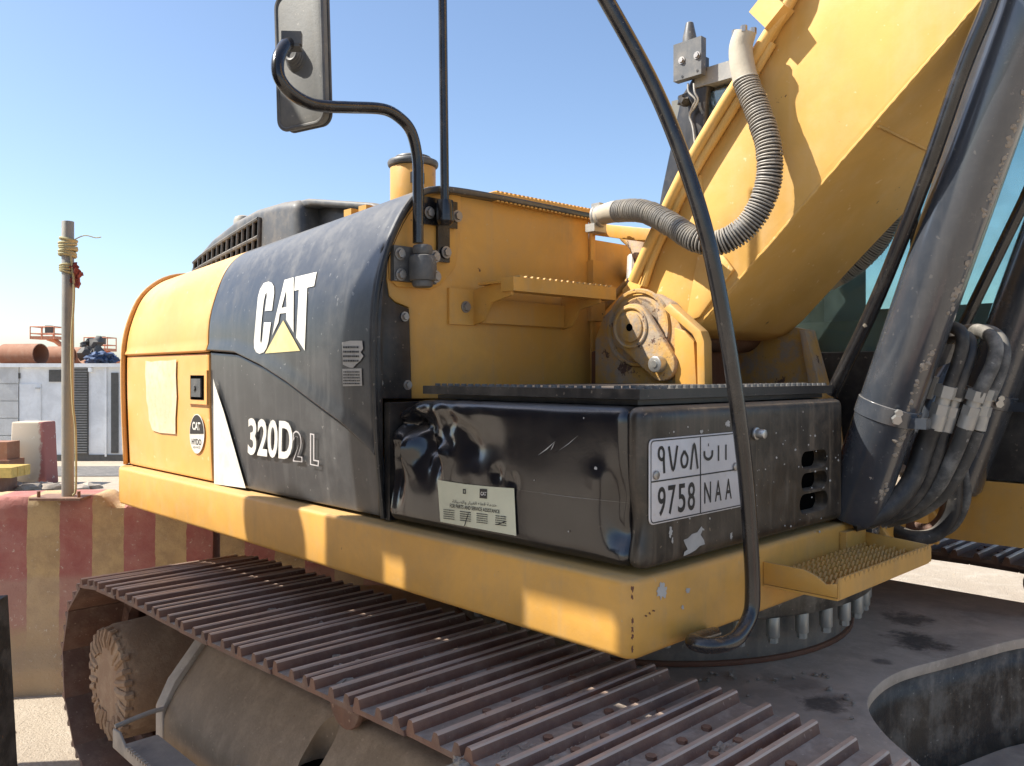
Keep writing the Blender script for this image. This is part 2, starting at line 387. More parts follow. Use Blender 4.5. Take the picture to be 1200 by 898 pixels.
# counterweight (behind the doors)
def hprof(front):
    return crom([Vector((0, a, b)) for a, b in front], 5)
PF = hprof([(.050, 1.262), (.030, 1.45), (.020, 1.62), (.016, 1.81), (.028, 1.97), (.066, 2.105), (.130, 2.23), (.195, 2.300), (.26, 2.328), (.36, 2.340), (.6, 2.345), (1.05, 2.345)])
PR = hprof([(.060, 1.258), (.052, 1.45), (.047, 1.62), (.045, 1.80), (.050, 1.93), (.078, 2.04), (.118, 2.14), (.170, 2.205), (.24, 2.245), (.34, 2.262), (.6, 2.27), (1.05, 2.27)])
PE = hprof([(.060, 1.258), (.052, 1.45), (.047, 1.62), (.047, 1.78), (.055, 1.88), (.080, 1.98), (.125, 2.085), (.190, 2.155), (.27, 2.20), (.38, 2.22), (.6, 2.225), (1.05, 2.225)])
UF, UM, UE = -1.017, -2.25, -3.2
def hood(u, s):
    """s 0..1 along the profile"""
    k = min(max(s, 0), 1)*(len(PF)-1); i = min(int(k), len(PF)-2); f = k-i
    a = lerp(PF[i], PF[i+1], f); b = lerp(PR[i], PR[i+1], f); c = lerp(PE[i], PE[i+1], f)
    if u >= UM: q = lerp(a, b, (u-UF)/(UM-UF))
    else: q = lerp(b, c, (u-UM)/(UE-UM))
    return Vector((u, q.y, q.z))
def s_at(u, z):
    lo, hi = 0., .8
    for _ in range(26):
        m = (lo+hi)/2
        if hood(u, m).z < z: lo = m
        else: hi = m
    return lo
def hoodpt(px, py, off=.002):
    v = .04
    for _ in range(12):
        p = onV(px, py, v); v = hood(p.x, s_at(p.x, p.z)).y
    p = onV(px, py, v); return p+Vector((0, -off, off*.25))
# seam between upper and lower doors
seam_px = [(250, 411), (275, 414), (307, 429), (339, 449), (374, 475), (403, 496), (432, 523), (446, 540)]
seam = [onV(x, y, .035) for x, y in seam_px]; seam[0].x = UM
def seam_z(u):
    if u <= UM: return 1.80
    for a, b in zip(seam, seam[1:]):
        if a.x <= u <= b.x: return lerp(a.z, b.z, (u-a.x)/(b.x-a.x))
    return seam[-1].z
def panel(name, mat, u0, u1, upper, nu=36, ns=40, inset=0., label=None):
    mb = MB()
    def fn(a, b):
        u = lerp(u0, u1, a); zs = seam_z(u)
        if upper: s0 = s_at(u, zs+.005); s1 = 1.
        else: s0 = 0.; s1 = s_at(u, zs-.005)
        p = hood(u, lerp(s0, s1, b)); p.y += inset
        if upper:
            p.y -= .010*max(0, 1-b*50)**2
        return p
    mb.grid(fn, nu, ns)
    return mb.build(name, mat, EX, label, solid=.022, bevel=.005, recalc=False)
for o in (panel('rear_upper_cowl', 'hoodyel', UE, UM-.004, True),
          panel('rear_door', 'hoodyel', UE, UM-.004, False, inset=.004),
          panel('engine_cowl', 'dark', UM+.004, UF, True, nu=60),
          panel('engine_door', 'dark', UM+.004, UF, False, inset=.008, nu=60)): 
    if o.name == 'rear_door': REARDOOR = o
    if o.name == 'engine_cowl': COWL = o
    if o.name == 'engine_door': EDOOR = o
# dark lining closing the seams
mb = MB()
def lin(a, b):
    p = hood(lerp(UE+.02, UF-.02, a), b); p.y += .03; p.z -= .02 if b > .3 else 0; return p
mb.grid(lin, 20, 30); mb.build('inner_liner', 'void', EX, recalc=False)
# counterweight
mb = MB()
def cwf(a, b):
    t = a; u = lerp(UE-.006, UE-.13, math.sin(t*math.pi/2)); k = 1-math.cos(t*math.pi/2)
    p = hood(UE, b); p.x = u; p.y = p.y+.34*k; p.z = p.z-.10*k*max(0, (p.z-1.25)); return p
mb.grid(cwf, 12, 30); mb.build('counterweight', 'hoodyel', EX, recalc=False, solid=.02)
mb = MB(); mb.prism([(-3.163, 0.003), (-3.20, .012), (-3.27, .06), (-3.38, .16), (-3.52, .36), (-3.68, 1.4), (-3.5, 2.6), (-3.163, 2.78)], 'z', 1.075, 1.253, .02, 3)
mb.build('counterweight_base', 'yellow', EX)
mb = MB(); mb.box((-3.50, .42, 1.255), (-3.21, 2.75, 2.19), .05, seg=3); mb.build('counterweight_block', 'hoodyel', EX)
mb = MB(); mb.box((-3.18, 1.06, 1.24), (-1.10, 1.80, 2.26), .03); mb.build('engine_bay', 'yellow', EX)
mb = MB(); mb.box((-3.18, 1.82, 1.24), (-1.42, 2.80, 2.20), .05); mb.build('left_cowl', 'dark', EX)
# front rubber rim of the cowl
mb = MB(); mb.tube([hood(UF+.004, i/60*.60)+Vector((0, .004, -.002)) for i in range(61)], .009, 8); mb.build('cowl_seal', 'black', EX)

# decals on the cowl -------------------------------------------------------
Z2 = lambda x, y: (200+x/3.206, 160+y/3.206)
hp = lambda x, y: hoodpt(*Z2(x, y), .0025)
C_ = [(356, 657), (383, 655), (391, 590), (390, 565), (382, 551), (370, 546), (352, 552), (338, 575), (330, 605), (322, 690), (315, 770), (316, 795), (323, 811), (336, 818), (352, 812), (363, 795), (370, 770), (379, 700), (353, 700), (346, 765), (342, 778), (339, 768), (343, 700), (352, 620), (358, 592), (363, 588), (364, 600)]
A_ = [[(430, 540), (464, 530), (464, 738), (436, 690), (437, 664), (412, 667), (407, 700), (384, 748), (394, 690)], [(437, 575), (419, 645), (438, 641)]]
T_ = [(470, 529), (551, 510), (541, 563), (515, 569), (506, 806), (474, 757), (484, 577), (467, 581)]
cz = [520+i*12 for i in range(26)]
C_ = [(x, y) for x, y in C_]
decal_poly([C_, A_, T_], hp, 'logo_lettering', 'white', COWL, 'large white block capitals on the dark cowl', cz)
decal_poly([[(425, 692), (488, 806), (357, 816)]], hp, 'logo_triangle', 'decalyel', COWL, None, cz)
hq = lambda a, b, c, d, off=.0025: (lambda s, t: hoodpt(*[lerp(lerp(a[i], b[i], s), lerp(d[i], c[i], s), t) for i in (0, 1)], off))
lettering('320D', hq((291, 533), (343, 540), (344, 494), (291.5, 490)), 'model_number', 'white', EDOOR, .025, 'bold white model number 320D')
lettering('2', hq((344, 541), (355, 542), (355, 507), (344, 504)), 'outlined_figure', 'outline', EDOOR, .02)
lettering('2', hq((345.3, 539.5), (353.8, 540.5), (353.8, 508.5), (345.3, 506.0), .004), 'outlined_figure', 'ink', EDOOR, -.004)
decal_poly([[[(364, 508), (369, 509), (369, 539), (374.5, 540), (374, 547), (364, 545)], [(365.2, 509.6), (367.8, 510.2), (367.8, 540.4), (373.2, 541.2), (373, 545.6), (365.2, 543.9)]]], lambda x, y: hoodpt(x, y, .0025), 'outlined_letter', 'outline', EDOOR)
decal_poly([[(251, 444), (253, 452), (264, 485), (289, 572.5), (252, 567.5)]], lambda x, y: hoodpt(x, y, .004), 'white_wedge', 'white', EDOOR)
Z3 = lambda x, y: (200+x/3.453, 380+y/3.453)
h3 = lambda x, y: hoodpt(*Z3(x, y), .003)
lbl = decal_poly([[(696, 75), (730, 68), (778, 68), (782, 100), (772, 115), (783, 130), (770, 150), (752, 165), (742, 178), (725, 176), (700, 165)],
            [(698, 182), (775, 180), (778, 250), (700, 252)]], h3, 'torn_label', 'wornwhite', COWL, 'torn silver warning label, half peeled')
def textlines(parent, fn, n, x0, x1, y0, y1, name='print_line', mat='ink'):
    polys = []
    for i in range(n):
        y = lerp(y0, y1, i/max(1, n-1)); h = abs(y1-y0)/max(1, n)*.28; x = x0
        while x < x1:
            w = random.uniform(.02, .10)*(x1-x0)
            polys.append([(x, y-h), (min(x+w, x1), y-h), (min(x+w, x1), y+h), (x, y+h)]); x += w+.018*(x1-x0)
    return decal_poly(polys, fn, name, mat, parent)
textlines(lbl, lambda x, y: hoodpt(*Z3(x, y), .0045), 5, 703, 770, 195, 242)
textlines(lbl, lambda x, y: hoodpt(*Z3(x, y), .0045), 4, 702, 766, 95, 150)

# rear door furniture
Z1 = lambda x, y: (x/2.04, 180+y/2.04)
hr = lambda off: (lambda x, y: hoodpt(x, y, off))
wob = [(171, 423), (178, 424.2), (188, 423), (197, 423), (207, 421.5), (206.5, 440), (207.5, 465), (206, 490), (206, 509), (195, 508), (188, 507.5), (179, 504.5), (175, 492), (174, 478), (172, 470), (171.5, 450), (170.5, 440)]
decal_poly([wob], hr(.002), 'peeled_sticker', 'glueresidue', REARDOOR, 'blank pale rectangle where a sticker peeled off')
def oval(cx, cy, rx, ry, a0=0, a1=360, n=40):
    return [(cx+rx*math.cos(R(lerp(a0, a1, i/n))), cy+ry*math.sin(R(lerp(a0, a1, i/n)))) for i in range(n+(0 if a1-a0 >= 360 else 1))]
st = decal_poly([oval(231.3, 508.6, 8.6, 23.2)], hr(.002), 'oval_sticker', 'white', REARDOOR, 'oval black and white hydraulic oil sticker')
decal_poly([oval(231.3, 508.6, 7.9, 22, 180, 360)], hr(.0035), 'sticker_top', 'ink', st)
lettering('CAT', hq((226.5, 504), (236, 505), (236, 495.5), (226.5, 494.5), .0048), 'small_logo', 'white', st, .03)
lettering('HYDO', hq((225.5, 521), (236.5, 522), (236.5, 515), (225.5, 514), .0035), 'sticker_text', 'ink', st, .01)
lettering('ADVANCED', hq((227, 525.5), (235.5, 526), (235.5, 523.4), (227, 523), .0035), 'sticker_text', 'ink', st, .0)
mb = MB(); a = hoodpt(221, 473, 0); b = hoodpt(243, 434, 0)
mb.box((a.x+.005, a.y-.006, a.z), (b.x, a.y+.01, b.z), .004)
lt = mb.build('latch_bezel', 'hoodyel', REARDOOR)
a = hoodpt(225, 468, 0); b = hoodpt(240, 440, 0)
mb = MB(); mb.box((a.x, a.y-.0075, a.z), (b.x, a.y, b.z), .002); mb.build('latch_recess', 'void', lt)
a = hoodpt(227.5, 465, 0); b = hoodpt(238, 444, 0)
mb = MB(); mb.box((a.x, a.y-.014, a.z), (b.x, a.y-.006, b.z), .003); mb.cyl((lerp(a.x, b.x, .4), a.y-.012, lerp(a.z, b.z, .5)), (lerp(a.x, b.x, .4), a.y-.020, lerp(a.z, b.z, .5)), .012)
mb.build('latch_handle', 'greyplastic', lt)

# ---- intake cover on the hood top
mb = MB()
hump = [(-3.34, 2.10), (-3.33, 2.27), (-3.26, 2.335), (-3.05, 2.415), (-2.80, 2.472), (-2.58, 2.498), (-2.35, 2.498), (-2.18, 2.486), (-2.14, 2.10)]
mb.prism(hump, 'v', .415, 1.5, .075, 6)
mb.prism([(-2.4, 2.10), (-2.4, 2.46), (-2.1, 2.46), (-1.75, 2.38), (-1.70, 2.10)], 'v', .52, 1.45, .03, 3)
mb.prism([(-2.4, 2.45), (-2.4, 2.49), (-2.15, 2.485), (-1.66, 2.395), (-1.58, 2.355), (-2.12, 2.45)], 'v', .45, 1.4, .012, 3)
IN = mb.build('intake_cover', 'greyplastic', EX, 'dusty dark grey raised intake cover with grille', angle=50)
mb = MB(); g0, g1 = -3.24, -2.52
def gz(u, r):  # r 0 bottom, 1 top of grille
    top = lerp(2.305, 2.450, ((u-g0)/(g1-g0))**.8); bot = lerp(2.205, 2.262, (u-g0)/(g1-g0)); return lerp(bot, top, r)
mb.face([(g0, .4125, gz(g0, 0)), (g1, .4125, gz(g1, 0)), (g1, .4125, gz(g1, .93)), (lerp(g0, g1, .6), .4125, gz(lerp(g0, g1, .6), .93)), (lerp(g0, g1, .3), .4125, gz(lerp(g0, g1, .3), .93)), (g0, .4125, gz(g0, .93))])
gr = mb.build('grille', 'void', IN)
mb = MB(); N = 13
for i in range(N+1):
    u = lerp(g0, g1, i/N); mb.tube([(u, .409, gz(u, -.05)), (u+.012, .409, gz(u+.012, .95))], .0085, 6)
for r_ in (.0, .48, .94):
    mb.tube([(lerp(g0, g1, t/8), .408, gz(lerp(g0, g1, t/8), r_)) for t in range(9)], .010, 6)
mb.build('grille_bars', 'greyplastic', gr)
mb = MB(); c = onV(285, 246, .8); mb.cyl((c.x, .8, c.z-.3), (c.x, .8, c.z-.035), .055, 20, .03); mb.build('exhaust_stub', 'galv', EX)
# filler cap
mb = MB(); c = onV(484, 205, .46)
cx, cz_ = c.x, c.z
mb.cyl((cx, .46, cz_-.25), (cx, .46, cz_+.025), .086, 28, .004)
CAPN = mb.build('breather_canister', 'yellow', EX)
mb = MB(); mb.cyl((cx, .46, cz_+.026), (cx, .46, cz_+.052), .096, 28, .010); mb.cyl((cx, .46, cz_+.05), (cx, .46, cz_+.068), .07, 24, .010); mb.build('canister_lid', 'greyplastic', CAPN)
mb = MB(); mb.box((cx+.062, .40, cz_-.05), (cx+.085, .46, cz_-.01), .003); mb.build('canister_clip', 'black', CAPN)
mb = MB()
for k in range(2): mb.box((-1.62+k*.10, .30, 2.30), (-1.57+k*.10, .36, 2.338), .008)
mb.build('hinge_bracket', 'yellow', EX)

# ---- front bulkhead panel
UP = -1.05
Z4 = lambda x, y: (420+x/2.993, 180+y/2.993)
def vz4(pts, u): return vz([Z4(*p) for p in pts], u)
pn = vz4([(187, 860), (178, 540), (128, 520), (108, 500), (100, 440), (100, 340), (130, 260), (190, 165), (232, 122), (360, 138), (808, 222), (822, 860)], UP)
mb = MB(); mb.prism(pn, 'u', UP-.03, UP, .004); mb.box((UP-.45, .34, 1.26), (UP-.031, 1.055, 2.318), .0)
PAN = mb.build('front_bulkhead', 'yellow', EX)
mb = MB(); mb.prism(vz4([(102, 345), (132, 265), (192, 172), (236, 118), (322, 118), (354, 135), (352, 300), (335, 400), (290, 455), (250, 478), (130, 468), (104, 440)], UP), 'u', UP+.001, UP+.009, .004)
mb.build('cover_plate', 'yellow', PAN)
mb = MB(); mb.prism(vz4([(440, 142), (455, 138), (822, 205), (822, 222), (800, 226), (455, 166)], UP), 'u', UP+.001, UP+.032, .004)
t0 = onU(*Z4(470, 140), UP); t1 = onU(*Z4(815, 205), UP)
for k in range(26):
    t = k/25; mb.box((UP-.02, lerp(t0.y, t1.y, t)-.006, 2.318), (UP+.03, lerp(t0.y, t1.y, t)+.006, lerp(t0.z, t1.z, t)+.005), .003)
mb.box((UP-.35, .55, 2.319), (UP-.02, 1.06, 2.328), .003)
mb.build('top_tread_lip', 'yellow', PAN)
mb = MB(); mb.prism(vz4([(806, 226), (822, 224), (828, 860), (812, 860)], UP), 'u', UP+.001, UP+.014, .003); mb.build('edge_flange', 'yellow', PAN)
# black seal plates between cowl and bulkhead
mb = MB(); mb.prism(vz4([(52, 860), (62, 480), (85, 330), (130, 250), (110, 330), (98, 440), (108, 502), (130, 524), (178, 545), (188, 860)], -1.03), 'u', -1.045, -1.03, .003)
mb.prism([(.045, 1.27), (.03, 1.7), (.03, 1.9), (.05, 2.0), (.06, 2.0), (.05, 1.9), (.055, 1.27)], 'u', -1.028, -1.012, .003)
SL = mb.build('seal_plate', 'black', EX)
bolts('seal_bolt', [onU(*Z4(x, y), -1.03) for x, y in ((68, 480), (162, 572), (70, 805), (172, 812))], (1, 0, 0), .011, .012, SL)
# lower filler between box and cowl
mb = MB(); mb.box((-1.012, .058, 1.255), (-.985, 1.05, 1.62), .0); mb.build('box_backing', 'black', EX)

# panel step
mb = MB(); s0 = onU(532, 345, UP)
st_ = lambda x, y, u: onU(*Z4(x, y), u)
a = st_(335, 600, UP); b = st_(362, 476, UP)
mb.box((UP+.001, a.y-.03, a.z), (UP+.012, a.y+.11, b.z), .003)
# side arms (curved gusset) and tread
def arm(v):
    return [(UP+.01, a.z+.0), (UP+.01, b.z+.0), (UP+.20, b.z+.025), (UP+.20, b.z-.030), (UP+.10, b.z-.05), (UP+.06, a.z+.012)]
v0 = a.y+.085; v1 = v0+.45
for v in (v0, v1): mb.prism(arm(v), 'v', v-.006, v+.006, .002)
mb.prism([(UP+.02, a.z+.008), (UP+.02, b.z-.03), (UP+.028, b.z-.03), (UP+.028, a.z+.008)], 'v', v0+.007, v1-.007, .001)
mb.box((UP+.165, v0-.02, b.z-.018), (UP+.225, v1+.06, b.z+.028), .004)
mb.box((UP+.05, v0-.02, b.z+.012), (UP+.166, v1+.06, b.z+.020), .002)
for k in range(17):
    v = lerp(v0+.02, v1+.04, k/16); mb.cyl((UP+.168, v, b.z+.029), (UP+.222, v, b.z+.029), .007, 8)
    if k % 2: mb.cyl((UP+.06, v, b.z+.020), (UP+.15, v, b.z+.020), .006, 8)
STP = mb.build('bulkhead_step', 'yellow', EX, 'yellow tread step bolted to the bulkhead')
mb = MB(); bolt(mb, (UP+.012, a.y+.012+.03, lerp(a.z, b.z, .5)), (1, 0, 0), .014, .014); mb.build('step_bolt', 'bolt', STP)

# ---- mirror
um = -.99
mb = MB(); c0 = onU(*Z4(225, 325), um+.01); c1 = onU(*Z4(225, 470), um+.01)
mb.cyl(c0-Vector((0, 0, .03)), (c0.x, c0.y, c1.z+.02), .043, 24, .008); mb.cyl((c0.x, c0.y, c0.z-.03), (c0.x, c0.y, c0.z+.004), .032, 24, .01); mb.cyl((c0.x, c0.y, c1.z-.0), (c0.x, c0.y, c1.z+.03), .033, 20, .008)
p0 = onU(*Z4(125, 445), um-.03); p1 = onU(*Z4(275, 340), um-.03)
mb.box((UP+.011, p0.y, p0.z), (UP+.03, p1.y, p1.z), .005)
MIR = mb.build('mirror_bracket', 'greyplastic', EX, 'grey cast clamp that holds the mirror arm')
bolts('bracket_bolt', [onU(*Z4(x, y), UP+.031) for x, y in ((145, 352), (148, 425), (268, 362), (271, 432))], (1, 0, 0), .014, .014, MIR)
mb = MB()
mp = [onU(490, 285, um), onU(490, 220, um), onU(489, 185, um), onU(482, 155, um), onU(468, 138, um), onU(448, 128, um), onU(410, 126, um), onU(385, 125, um), onU(362, 121, um+.005), onU(340, 108, um+.01), onU(327, 90, um+.01), onU(326, 70, um), onU(333, 55, um-.02), onU(340, 50, um-.05)]
mb.tube(mp, .0178, 16, 6); mb.build('mirror_arm', 'tubeblack', MIR)
mc = onU(352, 75, um-.09)
ax = Vector((.95, .31, 0)).normalized(); nn = Vector((ax.y, -ax.x, 0)); 
mm = Matrix.Translation(onU(354, 70, um-.12)) @ Matrix(((ax.x, nn.x, 0, 0), (ax.y, nn.y, 0, 0), (0, 0, 1, 0), (0, 0, 0, 1))) @ Matrix.Rotation(R(-2.), 4, 'Y')
def rrect(w, h, r, n=6):
    o = []
    for cx, cy, a in ((w-r, h-r, 0), (-w+r, h-r, 90), (-w+r, -h+r, 180), (w-r, -h+r, 270)):
        for i in range(n+1): o.append((cx+r*math.cos(R(a+90*i/n)), cy+r*math.sin(R(a+90*i/n))))
    return o
mb = MB(); mb.prism(rrect(.088, .205, .035), 'v', -.020, .012, .008, 3)
# sunken centre rib on the back
bmesh.ops.transform(mb.bm, matrix=mm, verts=mb.bm.verts); HS = mb.build('mirror_housing', 'mirrorgrey', MIR, 'tall weathered grey mirror housing seen from behind')
mb = MB(); mb.prism(rrect(.090, .207, .036), 'v', -.028, -.0205, .003, 2); mb.tube([Vector((a, .010, b)) for a, b in rrect(.088, .205, .035)+rrect(.088, .205, .035)[:1]], .0065, 8)
bmesh.ops.transform(mb.bm, matrix=mm, verts=mb.bm.verts); mb.build('mirror_rim', 'greyplastic', HS)
mb = MB(); q = mm @ Vector((-.012, .030, .012)); q2 = mm @ Vector((-.012, .012, .012))
for i in range(4): mb.torus(lerp(q, q2, i/3)+Vector((0, 0, -.004*i)), nn, .022+.003*i, .007, 20, 8)
mb.cyl(q2, q, .024, 20)
e = mp[-1]; mb.box((-.028, -.012, -.022), (.028, .012, .014), .005, Matrix.Translation(e+Vector((.01, 0, .012))) @ Matrix.Rotation(R(50), 4, 'Z'))
mb.box((-.022, -.018, -.006), (.03, .03, .006), .003, Matrix.Translation(e+Vector((0, .0, -.01))) @ Matrix.Rotation(R(50), 4, 'Z'))
mb.build('mirror_joint', 'greyplastic', MIR)

# ---- camera/aerial pole
mb = MB(); pA = onU(521.5, 250, um); pB = onU(516.5, -190, um)
mb.tube([pA, lerp(pA, pB, .3), pB], .0145, 14); POL = mb.build('upright_pole', 'tubeblack', EX, 'thin black upright pole clamped beside the mirror')
mb = MB(); a = onU(*Z4(232, 245), um-.03); b = onU(*Z4(352, 170), um-.03); mb.box((UP+.011, a.y, a.z), (UP+.024, b.y, b.z), .004)
c0 = onU(*Z4(304, 165), um); c1 = onU(*Z4(304, 250), um); mb.tube([c1, lerp(c1, c0, .15), lerp(c1, c0, .8), c0], [.020, .029, .029, .026], 20)
a = onU(*Z4(285, 378), um-.03); b = onU(*Z4(326, 240), um-.03); mb.box((UP+.011, a.y, a.z), (UP+.022, b.y, b.z), .004)
mb.build('pole_clamp', 'tubeblack', POL)
bolts('clamp_bolt', [onU(*Z4(x, y), UP+.026) for x, y in ((248, 208), (346, 220), (307, 347))], (1, 0, 0), .014, .014, POL)

# ---- storage box
def rbox(a, b, r, n, disp=None):
    bm = bmesh.new(); bmesh.ops.create_cube(bm, size=1)
    dims = [b[i]-a[i] for i in range(3)]
    for v in bm.verts: v.co = Vector([lerp(a[i], b[i], v.co[i]+.5) for i in range(3)])
    for ax_ in range(3):
        k = max(2, int(dims[ax_]/n))
        for j in range(1, k):
            c = [0, 0, 0]; c[ax_] = a[ax_]+dims[ax_]*j/k; no = [0, 0, 0]; no[ax_] = 1
            bmesh.ops.bisect_plane(bm, geom=bm.verts[:]+bm.edges[:]+bm.faces[:], plane_co=c, plane_no=no)
    for v in bm.verts:
        q = Vector([min(max(v.co[i], a[i]+r), b[i]-r) for i in range(3)]); d = v.co-q
        if d.length > 1e-6:
            v.co = q+d.normalized()*r
        if disp: v.co += disp(v.co)
    return bm
def g(p, c, s): return math.exp(-sum(((p[i]-c[i])/s[i])**2 for i in range(3)))
def dents(p):
    d = Vector((0, 0, 0)); u, v, z = p
    if v < .5:
        # crushed upper rear corner
        d.y += 0.0810*g(p, (-.90, .04, 1.560), (.10, .12, .030))
        d.z -= 0.0297*g(p, (-.97, .08, 1.63), (.09, .25, .06)); d.y += 0.0473*g(p, (-.96, .04, 1.63), (.12, .15, .05))
        d.y += 0.0297*g(p, (-.80, .04, 1.50), (.05, .1, .08)); d.y -= 0.0216*g(p, (-.875, .04, 1.485), (.022, .1, .07))
        d.y += 0.0405*g(p, (-.74, .04, 1.475), (.022, .1, .055)); d.y -= 0.0135*g(p, (-.70, .04, 1.47), (.018, .1, .05))
        d.y += 0.0378*g(p, (-.94, .04, 1.42), (.035, .1, .09)); d.y += 0.0189*g(p, (-.58, .04, 1.52), (.08, .1, .05))
        d.y += 0.0135*g(p, (-.48, .04, 1.445), (.015, .1, .015))+.010*g(p, (-.42, .04, 1.43), (.015, .1, .015))
        w = math.exp(-((u+.80)/.20)**2)*math.exp(-((z-1.53)/.10)**2)
        d.y += w*.034*(noise.noise(Vector((u*14+z*6, z*13, 3)))+.5*abs(noise.noise(Vector((u*26, z*30, 1)))))
        d.z -= .012*w*noise.noise(Vector((u*18, v*14, 3)))
        # knocked front edge
        d.y += 0.0223*g(p, (-.075, .04, 1.40), (.030, .1, .075)); d.y -= 0.0059*g(p, (-.13, .04, 1.46), (.03, .1, .03))
        d.y += 0.0163*g(p, (-.06, .04, 1.335), (.030, .1, .03)); d.x -= 0.0135*g(p, (-.05, .04, 1.37), (.05, .1, .05))
        d.y += .004*noise.noise(Vector((u*5, z*6, 9)))
    return d
bm = rbox((-.98, .04, 1.262), (-.045, 1.052, 1.634), .030, .013, dents)
mb = MB(); mb.bm.free(); mb.bm = bm
BOX = mb.build('storage_box', 'boxblack', EX, 'dented glossy black steel storage box', angle=60)
bm = rbox((-.055, .044, 1.264), (.0, 1.052, 1.634), .024, .012, lambda p: Vector((0, .016*g(p, (-.05, .04, 1.37), (.08, .05, .06)), 0)) if p[1] < .2 else Vector((0, 0, 0)))
mb = MB(); mb.bm.free(); mb.bm = bm
FRT = mb.build('box_door', 'boxfront', EX, 'dusty scratched front panel of the box', angle=60)
for cy_, y0, y1, x0, x1 in ((0, 528, 549, 939, 969), (0, 553, 574, 939, 969), (0, 577, 600, 937, 970)):
    A = onU(x0, (y0+y1)/2, 0); B = onU(x1, (y0+y1)/2, 0); hh = (onU(954, y0, 0).z-onU(954, y1, 0).z)/2; 
    pl = []; 
    for i in range(9): pl.append((B.y-hh+hh*math.cos(R(-90+22.5*i)), (A.z+B.z)/2+hh*math.sin(R(-90+22.5*i))))
    for i in range(9): pl.append((A.y+hh+hh*math.cos(R(90+22.5*i)), (A.z+B.z)/2+hh*math.sin(R(90+22.5*i))))
    m2 = MB(); m2.prism(pl, 'u', -.042, .03, 0); cut(FRT, m2)
    m3 = MB(); m3.prism([(y+(-.000), z) for y, z in pl], 'u', -.0405, -.0395, 0); m3.build('vent_slot', 'void', FRT)
mb = MB(); c = onU(887, 508, 0); mb.cyl((0.0, c.y-.01, c.z), (.030, c.y-.01, c.z), .0125, 20, .003); mb.cyl((0, c.y-.01, c.z), (.008, c.y-.01, c.z), .017, 20, .002); mb.build('box_bump_stop', 'silver', FRT)
# paint scars and splashes on the box
def blob(cx, cy, rx, ry, n=22, j=.45, seed=0):
    rnd = random.Random(seed); ph = [rnd.uniform(1-j, 1+j*.6) for _ in range(n)]
    return [(cx+rx*ph[i]*math.cos(2*math.pi*i/n), cy+ry*ph[i]*math.sin(2*math.pi*i/n)) for i in range(n)]
fU = lambda off: (lambda x, y: onU(x, y, off))
scar = [(802, 647), (806, 644), (803, 638), (801, 633), (806, 631), (811, 626), (817, 624), (822, 617), (824, 620), (821, 627), (825, 633), (826, 638), (820, 640), (815, 645), (808, 649), (801, 652)]
decal_each([scar, blob(786, 624, 2.6, 6, seed=4), blob(788, 633, 1, 4, seed=5), blob(857, 628, 1.5, 5, seed=8), blob(822, 506, 2, 2.4, seed=9), blob(853, 497, 3, 4, seed=3)], fU(.0012), 'paint_scar', 'wornwhite', FRT, 'pale scraped paint scars')
rnd = random.Random(3); sp = []
for _ in range(70):
    x = rnd.uniform(780, 985); y = rnd.uniform(500, 625); r_ = rnd.choice((.5, .6, .8, 1.1)); sp.append(blob(x, y, r_, r_*1.2, 8, .3, rnd.random()))
tag(decal_poly(sp, fU(.0013), 'splash_marks', 'wornwhite', FRT), kind='stuff')
def zc(x0, y0, s): return lambda x, y: (x0+x/s, y0+y/s)
sc = []
for (x0, y0, x1, y1, w) in ((630, 534, 651, 517, .5), (645, 528, 650, 518, .4), (655, 528, 678, 510, .25), (605, 574, 740, 590, .15)):
    sc.append([(x0, y0), ((x0+x1)/2+w, (y0+y1)/2+1+w), (x1, y1), ((x0+x1)/2-w, (y0+y1)/2+1-w)])
sc += [blob(698, 549, 1.6, 2.4, 9, .3, 2), blob(760-60, 547+20, .7, .8, 8, .3, 5), blob(666, 623, .9, .9, 8, .3, 6), blob(684, 490, .8, 1.4, 8, .3, 7), blob(626, 563, .6, .9, 8, .3, 8)]
decal_each(sc, lambda x, y: onV(x, y, .0375), 'scratch_marks', 'wornwhite', BOX)

# tread plate on the box top
mb = MB(); mb.box((-.80, .10, 1.636), (-.06, 1.03, 1.648), .003); mb.box((-.84, .075, 1.650), (-.035, 1.045, 1.674), .004)
TP = mb.build('tread_plate', 'black', EX)
mb = MB()
for i in range(30):
    v = lerp(.10, 1.03, i/29)
    for u in (-.055, -.12): mb.cyl((u, v, 1.672), (u, v, 1.681), .009, 8)
for i in range(22):
    u = lerp(-.80, -.18, i/21); mb.cyl((u, .10, 1.672), (u, .10, 1.681), .008, 8)
mb.build('tread_buttons', 'greyplastic', TP)
# licence plate
pl0 = onU(761, 615, .0); 
z0, z1, v0, v1 = 1.368, 1.562, .060, .478
mb = MB(); mb.prism([(a+(v0+v1)/2, b+(z0+z1)/2) for a, b in rrect((v1-v0)/2, (z1-z0)/2, .014, 4)], 'u', .001, .0045, .001)
PL = mb.build('licence_plate', 'platewhite', FRT, 'white registration plate with Arabic and Latin characters')
mb = MB(); zs = 1.4655; vs = .262
def bar(ya, za, yb, zb): mb.box((.0046, ya, za), (.0056, yb, zb), 0)
bar(v0+.004, zs-.0016, v1-.004, zs+.0016); bar(vs-.0016, z0+.004, vs+.0016, z1-.004)
mb.build('plate_rule', 'ink', PL)
o_ = [(a+(v0+v1)/2, b+(z0+z1)/2) for a, b in rrect((v1-v0)/2-.003, (z1-z0)/2-.003, .011, 4)]; i_ = [(a+(v0+v1)/2, b+(z0+z1)/2) for a, b in rrect((v1-v0)/2-.0058, (z1-z0)/2-.0058, .009, 4)]
decal_poly([[o_, i_]], lambda a, b: Vector((.0052, a, b)), 'plate_border', 'ink', PL)
